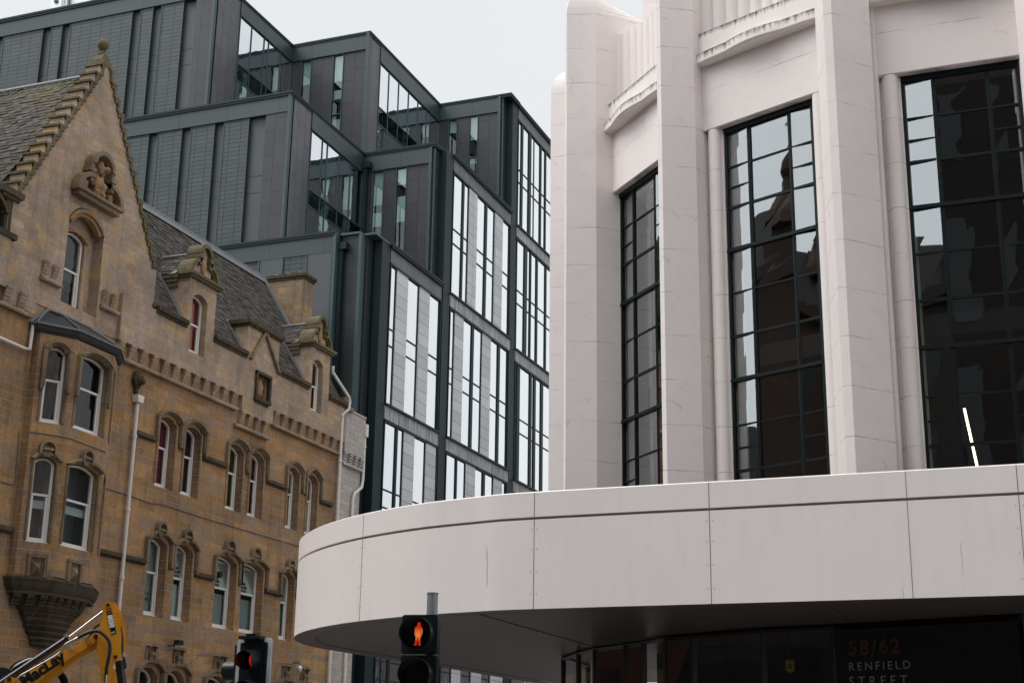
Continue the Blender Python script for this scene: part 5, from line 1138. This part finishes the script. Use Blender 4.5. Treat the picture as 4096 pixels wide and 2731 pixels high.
# ================================================================ excavator
EX = thing('mini_excavator', 'yellow mini excavator with raised boom in front of the sandstone building', 'excavator')
hd = Vector((ray(430, 2550).x, ray(430, 2550).y, 0)).normalized(); rt = Vector((hd.y, -hd.x, 0)); E0 = Vector((0,0,0))+hd*14
FX = Frame(E0.x, E0.y, rt.x, rt.y, -hd.x, -hd.y)
def xp(a, b, d=0.0):               # crop of the photo (x4.116, origin 0,2350) -> arm plane coordinates
    px, py = a/4.116, 2350+b/4.116; dr = ray(px, py); k = (14-d)/(dr.x*hd.x+dr.y*hd.y); P = CAM+dr*k; return ((P-E0).dot(rt), P.z)
X = lambda a, b, d=0.0: FX(*xp(a, b, d), d)
def plate(pts, d0, d1, name, mat, par, **kw): m = MB(FX); m.fp([xp(a, b, d1) for a, b in pts], d0, d1); return m.build(name, mat, par, **kw)
boom = plate([(60,1568),(90,1500),(150,1455),(240,1480),(330,1490),(480,1370),(800,1180),(1090,1020),(1230,945),(1400,850),(1540,760),(1620,750),(1665,800),(1620,880),(1290,1080),(900,1330),(640,1568),(500,1720),(-200,1900),(-250,1800)], -.04, .14, 'boom', 'digger_yellow', EX, bevel=.008)
plate([(1630,900),(1615,985),(1290,1170),(860,1500),(800,1568),(600,1750),(500,1720),(640,1568),(900,1330),(1290,1080)], -.08, .09, 'boom_underside', 'digger_yellow', boom)
hp = [(1700,290),(1740,235),(1790,215),(1835,240),(1880,330),(1930,450),(1975,600),(2000,760),(2000,900),(1985,1050),(1940,1170),(1870,1270),(1830,1400),(1840,1568),(1860,1900),(1680,1900),(1670,1568),(1640,1250),(1620,1080),(1590,960),(1600,900),(1625,700),(1660,560)]
arm = plate(hp, .15, .19, 'dipper_arm', 'digger_yellow', EX, bevel=.006)
hp2 = [(1870,235),(1910,245),(1960,330),(2030,500),(2070,660),(2083,800),(2080,980),(2060,1100),(2000,1180),(1960,1200),(1980,900),(1960,600),(1900,400)]
plate(hp2, -.13, -.09, 'arm_cheek', 'digger_yellow', arm)
plate([(1850,240),(1900,260),(1945,400),(1920,420)], -.1, .14, 'arm_web', 'digger_yellow', arm)
plate([(1830,1350),(1900,1320),(1930,1568),(1950,1900),(1850,1900),(1840,1568)], -.05, .14, 'arm_box', 'digger_yellow', arm)
def rod(a, b, r, mat, name, par=EX, d=.05, n=14):
    m = MB(); m.tube([X(*a, d), X(*b, d)], r, n); return m.build(name, mat, par, smooth=50)
S1 = 14/5857/4.116                  # metres per crop pixel
rm = rod((-100,1650), (1105,840), 54*S1, 'cylinder_black', 'boom_cylinder'); rod((1085,855), (1760,340), 21*S1, 'chrome', 'piston_rod', rm)
m = MB(); m.tube([X(1060,830,.05)+(X(1105,800,.05)-X(1060,830,.05))*0, X(1108,842,.05)], 58*S1, 14); m.tube([X(1085,856,.05), X(1118,834,.05)], 60*S1, 14); m.build('gland_nut', 'cylinder_black', rm, smooth=50)
lw = rod((1960,1200), (2035,1700), 68*S1, 'cylinder_black', 'bucket_cylinder', d=.04)
m = MB(); m.tube([X(2030,1080,.1), X(2045,1250,.1), X(2070,1330,.1)], 20*S1, 8); m.tube([X(1985,640,0), X(2020,800,0), X(2030,1060,.05), X(2060,1180,.1), X(2080,1290,.1)], 12*S1, 8); m.tube([X(1970,700,0), X(2005,850,0), X(2010,1080,.05)], 10*S1, 8); m.build('hose', 'rubber_black', lw, smooth=60)
m = MB(); m.tube([X(2030,1060,.11), X(2032,1130,.11)], 15*S1, 10); m.tube([X(2052,1070,.1), X(2056,1135,.1)], 11*S1, 10); m.build('hose_fitting', 'chrome', lw, smooth=50, each=True)
def curve(pts, n=6): return smooth([tuple(p) for p in pts], n)
def smooth3(pts, n=6):
    out = []
    for i in range(len(pts)-1):
        p0, p1, p2, p3 = pts[max(i-1,0)], pts[i], pts[i+1], pts[min(i+2,len(pts)-1)]
        for k in range(n): t = k/n; out.append(.5*((2*p1)+(-p0+p2)*t+(2*p0-5*p1+4*p2-p3)*t*t+(-p0+3*p1-3*p2+p3)*t**3))
    return out+[pts[-1]]
m = MB(); m.tube(smooth3([X(1290,815,.20), X(1400,755,.22), X(1530,712,.24), X(1640,722,.24), X(1730,790,.24), X(1795,880,.24), X(1812,1000,.24), X(1790,1150,.24), X(1760,1300,.23), X(1748,1440,.22)]), 27*S1, 12); hz = m.build('hydraulic_hose', 'rubber_black', EX, smooth=60)
m = MB(); m.tube([X(1225,850,.2), X(1300,812,.2)], 22*S1, 10); m.tube([X(1745,1430,.22), X(1742,1470,.22)], 34*S1, 10); m.tube([X(1742,1465,.22), X(1738,1530,.22)], 26*S1, 8); m.tube([X(1738,1530,.22), X(1736,1620,.22)], 20*S1, 8); m.tube([X(1295,765,.22), X(1310,800,.22)], 8*S1, 6); m.build('hose_fitting', 'chrome', hz, smooth=50, each=True)
m = MB(); m.tube(smooth3([X(230,1600,.2), X(330,1450,.2), X(500,1350,.2), X(800,1180,.2), X(980,1060,.2), X(1060,940,.2), X(1130,890,.2), X(1230,845,.2)]), 12*S1, 8); m.build('steel_pipe', 'chrome', EX, smooth=60)
m = MB(); m.tube(smooth3([X(1640,590,0), X(1560,660,-.02), X(1500,760,-.05), X(1380,860,-.05), X(1240,935,-.04)]), 20*S1, 8); m.build('hydraulic_hose', 'rubber_black', EX, smooth=60)
m = MB(FX); m.fp([xp(*p, .17) for p in [(1145,940),(1185,925),(1215,1010),(1185,1032)]], .14, .17); m.build('pipe_clamp', 'galvanised', boom)
for a, b, r, d in ((1779,281,26,.2), (1578,800,36,.155), (1902,1132,28,.2), (150,1505,34,.15)):
    m = MB(); m.tube([X(a,b,d-.06), X(a,b,d+.012)], r*S1, 16); m.build('pivot_pin', 'pin_dark', arm if d > .16 else boom, smooth=40)
dc = plate([(1745,350),(1828,318),(1916,748),(1833,782)], .189, .192, 'number_decal', 'shop_black', arm)
plate([(1757,362),(1821,337),(1836,405),(1773,430)], .192, .194, 'decal_square', 'digger_yellow', dc)
def fxt(body, p0, p1, size, mat, par, d, name='decal_lettering', **kw):
    A = X(*p0, d); B = X(*p1, d); xd = (B-A).normalized(); nn_ = -hd; yd = nn_.cross(xd); text(name, body, size, mat, A, xd, yd, par, **kw)
fxt('8030', (1772,455), (1832,745), 96*S1, 'decal_white', dc, .195, bold=.0035, space=1.02)
fxt('JCB', (1768,412), (1826,385), 38*S1, 'shop_black', dc, .196, bold=.001)
fxt('ZTS', (1833,758), (1912,728), 34*S1, 'decal_white', dc, .196, bold=.0008)
fxt('MacLay', (395,1630), (1020,1215), 238*S1, 'shop_black', boom, .143, bold=.006, space=1.0)
wl = plate([(1392,850),(1458,810),(1510,925),(1445,970)], .14, .143, 'warning_decal', 'pin_dark', boom); plate([(1398,853),(1455,818),(1500,922),(1448,958)], .143, .145, 'decal_face', 'digger_yellow', wl)
m = MB(); tri = [X(1415,895,.147), X(1432,838,.147), X(1462,868,.147)]; m.tube(tri+[tri[0]], 3*S1, 4); m.tube([X(1440,930,.147), X(1490,900,.147)], 4*S1, 4); m.tube([X(1470,895,.147), X(1480,930,.147)], 4*S1, 4); m.build('warning_symbol', 'shop_black', wl)
# ribbed hose sheaths behind the boom, cab corner, body, tracks
m = MB(); pts = smooth3([X(200,1360,-.1), X(320,1260,-.12), X(480,1200,-.12), X(640,1180,-.1)], 16); m.tube(pts, [(.030 if i % 2 else .040) for i in range(len(pts))], 10); pts = smooth3([X(1000,1430,-.1), X(1050,1500,-.1), X(1060,1600,-.1), X(1000,1700,-.1)], 12); m.tube(pts, [(.030 if i % 2 else .038) for i in range(len(pts))], 10)
m.build('hose_sheath', 'pin_dark', EX, each=True)
m = MB(); m.tube(smooth3([X(180,1345,-.08), X(300,1255,-.08), X(480,1170,-.08), X(600,1180,-.08)]), .008, 6); m.build('wire', 'galvanised', EX)
m = MB(FX); ct = [xp(a, b, -.25) for a, b in [(-900,1300),(-300,1285),(60,1300),(160,1330),(235,1365),(262,1410),(270,1460),(270,1700)]]; m.fp(ct+[(ct[-1][0], .9), (ct[0][0], .9)], -1.2, -.25); cabm = m.build('cab', 'cab_gloss', EX, bevel=.05)
base = xp(-500, 1700); bx_ = base[0]
m = MB(FX); m.fb(bx_-1.6, bx_+.25, .45, 1.15, -1.3, .3); m.build('body', 'digger_yellow', EX, bevel=.04)
for d_1, d_2 in ((-1.35, -1.0), (.05, .4)):
    m = MB(FX); m.fp(rr2 if False else [(bx_-.75+a, b) for a, b in [(x, z) for x, z in [(1.0+.2*math.cos(t), .24+.22*math.sin(t)) for t in [R_(-90+20*i) for i in range(10)]]+[(-1.0-.2*math.cos(t), .24+.22*math.sin(t)) for t in [R_(90-20*i) for i in range(10)]]]], d_1, d_2); m.build('track', 'rubber_black', EX)
place(EX, tuple(FX(bx_-.7, 0, -.5)))
# ================================================================ ground, streets, and the blocks the windows reflect
def st(name, mb, mat): o = mb.build(name, mat); tag(o, kind='structure'); return o
m = MB(); m.quad((-700,-600,-.004), (700,-600,-.004), (700,800,-.004), (-700,800,-.004)); st('ground', m, 'paving')
m = MB(); m.box(-22.6, -17.5, -60, 140, -.002, .002); m.box(-60, 60, 5.5, 17.5, -.002, .0019); st('road', m, 'asphalt')
m = MB(); m.box(-26, -22.75, 18, 140, 0, .12); m.box(-17.35, 12, 17.8, 50, 0, .12); m.box(-17, 30, -9, 5.2, 0, .12); st('pavement', m, 'paving')
m = MB(); m.box(-22.75, -22.6, 18, 140, 0, .13); m.box(-17.5, -17.35, 17.8, 140, 0, .13); m.box(-17.5, 12, 17.65, 17.8, 0, .13); m.box(-17, 30, 5.2, 5.35, 0, .13); st('kerb', m, 'kerb_stone')
m = MB()
for i in range(30): m.box(-20.1, -20.0, 20+4*i, 22+4*i, .002, .006)
st('road_markings', m, 'road_paint')
def block(name, x0, x1, y0, y1, h, mat, label, gables=(), nx=5, floors=5, faces='E', spires=()):
    r = thing(name, label, 'building'); m = MB(); m.box(x0, x1, y0, y1, 0, h); m.box(x0-.3, x1+.3, y0-.3, y1+.3, h, h+.5); wl_ = m.build('wall', mat, r)
    m = MB(); m.hexa([(x0,y0,h+.5), (x1,y0,h+.5), (x1,y1,h+.5), (x0,y1,h+.5), (x0+2,y0+2,h+4), (x1-2,y0+2,h+4), (x1-2,y1-2,h+4), (x0+2,y1-2,h+4)]); m.build('roof', 'roof_dark', r)
    me = None
    def win(x, y, z, rz):
        nonlocal me
        if me is None:
            q = MB(); q.box(-.55, .55, -.05, .04, 0, (h-1.5)/floors*.62); o = q.build('window', 'far_window', wl_); me = o.data
        else: o = bpy.data.objects.new('window', me); COL.objects.link(o); o.parent = wl_
        o.location = (x, y, z); o.rotation_euler = (0, 0, rz)
    for fl_ in range(floors):
        z0 = 1.5+fl_*(h-1.5)/floors
        if 'E' in faces or 'W' in faces:
            n = min(16, int((y1-y0)/3))
            for i in range(n): win(x1 if 'E' in faces else x0, y0+(i+.5)*(y1-y0)/n, z0, math.pi/2)
        if 'N' in faces:
            n = min(16, int((x1-x0)/3))
            for i in range(n): win(x0+(i+.5)*(x1-x0)/n, y1, z0, 0)
    m = MB()
    for (gx, gy, gh) in spires:
        m.box(gx-.9, gx+.9, gy-.9, gy+.9, h, h+2.2); m.lathe((gx, gy), [(1.3,h+2.2), (1.1,h+2.7), (.5,h+3.6), (.35,h+4.2), (.55,h+4.5), (.2,h+gh), (.3,h+gh+.3), (.03,h+gh+1)], 10)
    if m.v: m.build('turret', mat, r)
    place(r, ((x0+x1)/2, (y0+y1)/2, 0)); return r
block('victorian_block', -42, -27, -30, 9.5, 20, 'brick_warm', 'dark Victorian brick block with turrets seen only as a reflection in the middle tall window', spires=[(-28,8.3,6), (-28,5,5), (-28,-2,7), (-28,-18,7)])
block('brick_block', -8, 34, -32, -13, 34, 'brick_dark', 'tall dark red brick block seen only as a reflection in the right-hand tall window', faces='N', spires=[(-7,-14,5), (2,-14,7)])
block('turreted_block', -25, -8.4, -32, -14, 22, 'grey_stone_far', 'dark turreted block beside the brick one, seen only reflected in the right-hand window', faces='N', spires=[(-11,-15,6), (-17,-15,5), (-24,-15,7)])
block('far_filler_block', -75, -12, -100, -80, 26, 'grey_stone_far', 'unseen grey stone block added far behind to keep bright sky out of the shopfront reflections', faces='N')  # added out of view, stops horizon sky mirroring in the shop glass
block('side_filler_block', -90, -64, -30, 44, 19, 'grey_stone_far', 'unseen low grey block added on the left to fill a sky gap in the shopfront reflections', spires=[])  # added out of view, fills the open gap that mirrored as sky
block('stone_terrace', -9.5, 6, 66, 118, 15.5, 'grey_stone_far', 'grey stone terrace further up the street, seen only reflected in the lowest glass boxes', faces='W', spires=[(-8.2,84,4), (-8.2,100,3)])
# ================================================================ sky and sun
wo = bpy.data.worlds.new('World'); sc.world = wo; wo.use_nodes = True; t = wo.node_tree; bg = t.nodes['Background']
sky = t.nodes.new('ShaderNodeTexSky'); sky.sky_type = 'NISHITA'; sky.sun_disc = False; sky.sun_elevation = R_(56); sky.sun_rotation = R_(-118); sky.air_density = 1.5; sky.dust_density = 4
hs = t.nodes.new('ShaderNodeHueSaturation'); hs.inputs['Saturation'].default_value = .25; t.links.new(sky.outputs[0], hs.inputs['Color'])
tc = t.nodes.new('ShaderNodeTexCoord'); mp = t.nodes.new('ShaderNodeMapping'); mp.inputs['Scale'].default_value = (1, 1, 3.2); t.links.new(tc.outputs['Generated'], mp.inputs['Vector'])
nz = t.nodes.new('ShaderNodeTexNoise'); nz.inputs['Scale'].default_value = 2.4; nz.inputs['Detail'].default_value = 5; nz.inputs['Roughness'].default_value = .5; t.links.new(mp.outputs[0], nz.inputs['Vector'])
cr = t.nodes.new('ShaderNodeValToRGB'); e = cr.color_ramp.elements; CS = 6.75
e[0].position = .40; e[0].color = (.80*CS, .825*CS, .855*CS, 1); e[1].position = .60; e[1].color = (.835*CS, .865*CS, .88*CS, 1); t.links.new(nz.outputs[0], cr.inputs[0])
mx = t.nodes.new('ShaderNodeMix'); mx.data_type = 'RGBA'; mx.inputs[0].default_value = .97; t.links.new(hs.outputs[0], mx.inputs[6]); sp_ = t.nodes.new('ShaderNodeSeparateXYZ'); t.links.new(tc.outputs['Generated'], sp_.inputs[0])
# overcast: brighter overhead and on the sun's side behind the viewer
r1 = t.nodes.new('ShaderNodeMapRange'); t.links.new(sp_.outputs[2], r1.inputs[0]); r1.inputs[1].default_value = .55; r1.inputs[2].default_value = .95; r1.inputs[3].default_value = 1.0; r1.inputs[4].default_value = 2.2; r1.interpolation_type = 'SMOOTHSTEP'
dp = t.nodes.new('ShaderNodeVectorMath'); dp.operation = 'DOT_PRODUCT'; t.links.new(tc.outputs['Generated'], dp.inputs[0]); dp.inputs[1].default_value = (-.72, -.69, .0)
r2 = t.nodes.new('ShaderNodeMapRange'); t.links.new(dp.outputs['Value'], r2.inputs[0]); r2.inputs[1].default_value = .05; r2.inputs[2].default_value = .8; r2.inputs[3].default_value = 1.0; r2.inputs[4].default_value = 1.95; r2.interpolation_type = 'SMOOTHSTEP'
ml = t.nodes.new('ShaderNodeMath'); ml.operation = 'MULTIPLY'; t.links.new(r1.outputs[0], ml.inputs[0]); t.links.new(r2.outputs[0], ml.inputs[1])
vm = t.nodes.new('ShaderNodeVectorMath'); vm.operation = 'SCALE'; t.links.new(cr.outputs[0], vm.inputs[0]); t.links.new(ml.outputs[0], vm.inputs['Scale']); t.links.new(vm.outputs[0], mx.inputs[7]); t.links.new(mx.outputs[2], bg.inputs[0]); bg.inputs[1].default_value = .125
sd = bpy.data.lights.new('sun', 'SUN'); so = bpy.data.objects.new('sun', sd); COL.objects.link(so); sd.energy = 1.5; sd.angle = R_(35); sd.color = (1, .97, .93)
sdir = Vector((math.sin(R_(-118))*math.cos(R_(56)), math.cos(R_(-118))*math.cos(R_(56)), math.sin(R_(56)))); so.rotation_euler = sdir.to_track_quat('Z', 'Y').to_euler()
sc.view_settings.view_transform = 'Standard'; sc.view_settings.look = 'None'; sc.view_settings.exposure = .27; sc.view_settings.gamma = 1
sc.cycles.max_bounces = 8; sc.cycles.transparent_max_bounces = 12; sc.cycles.glossy_bounces = 4
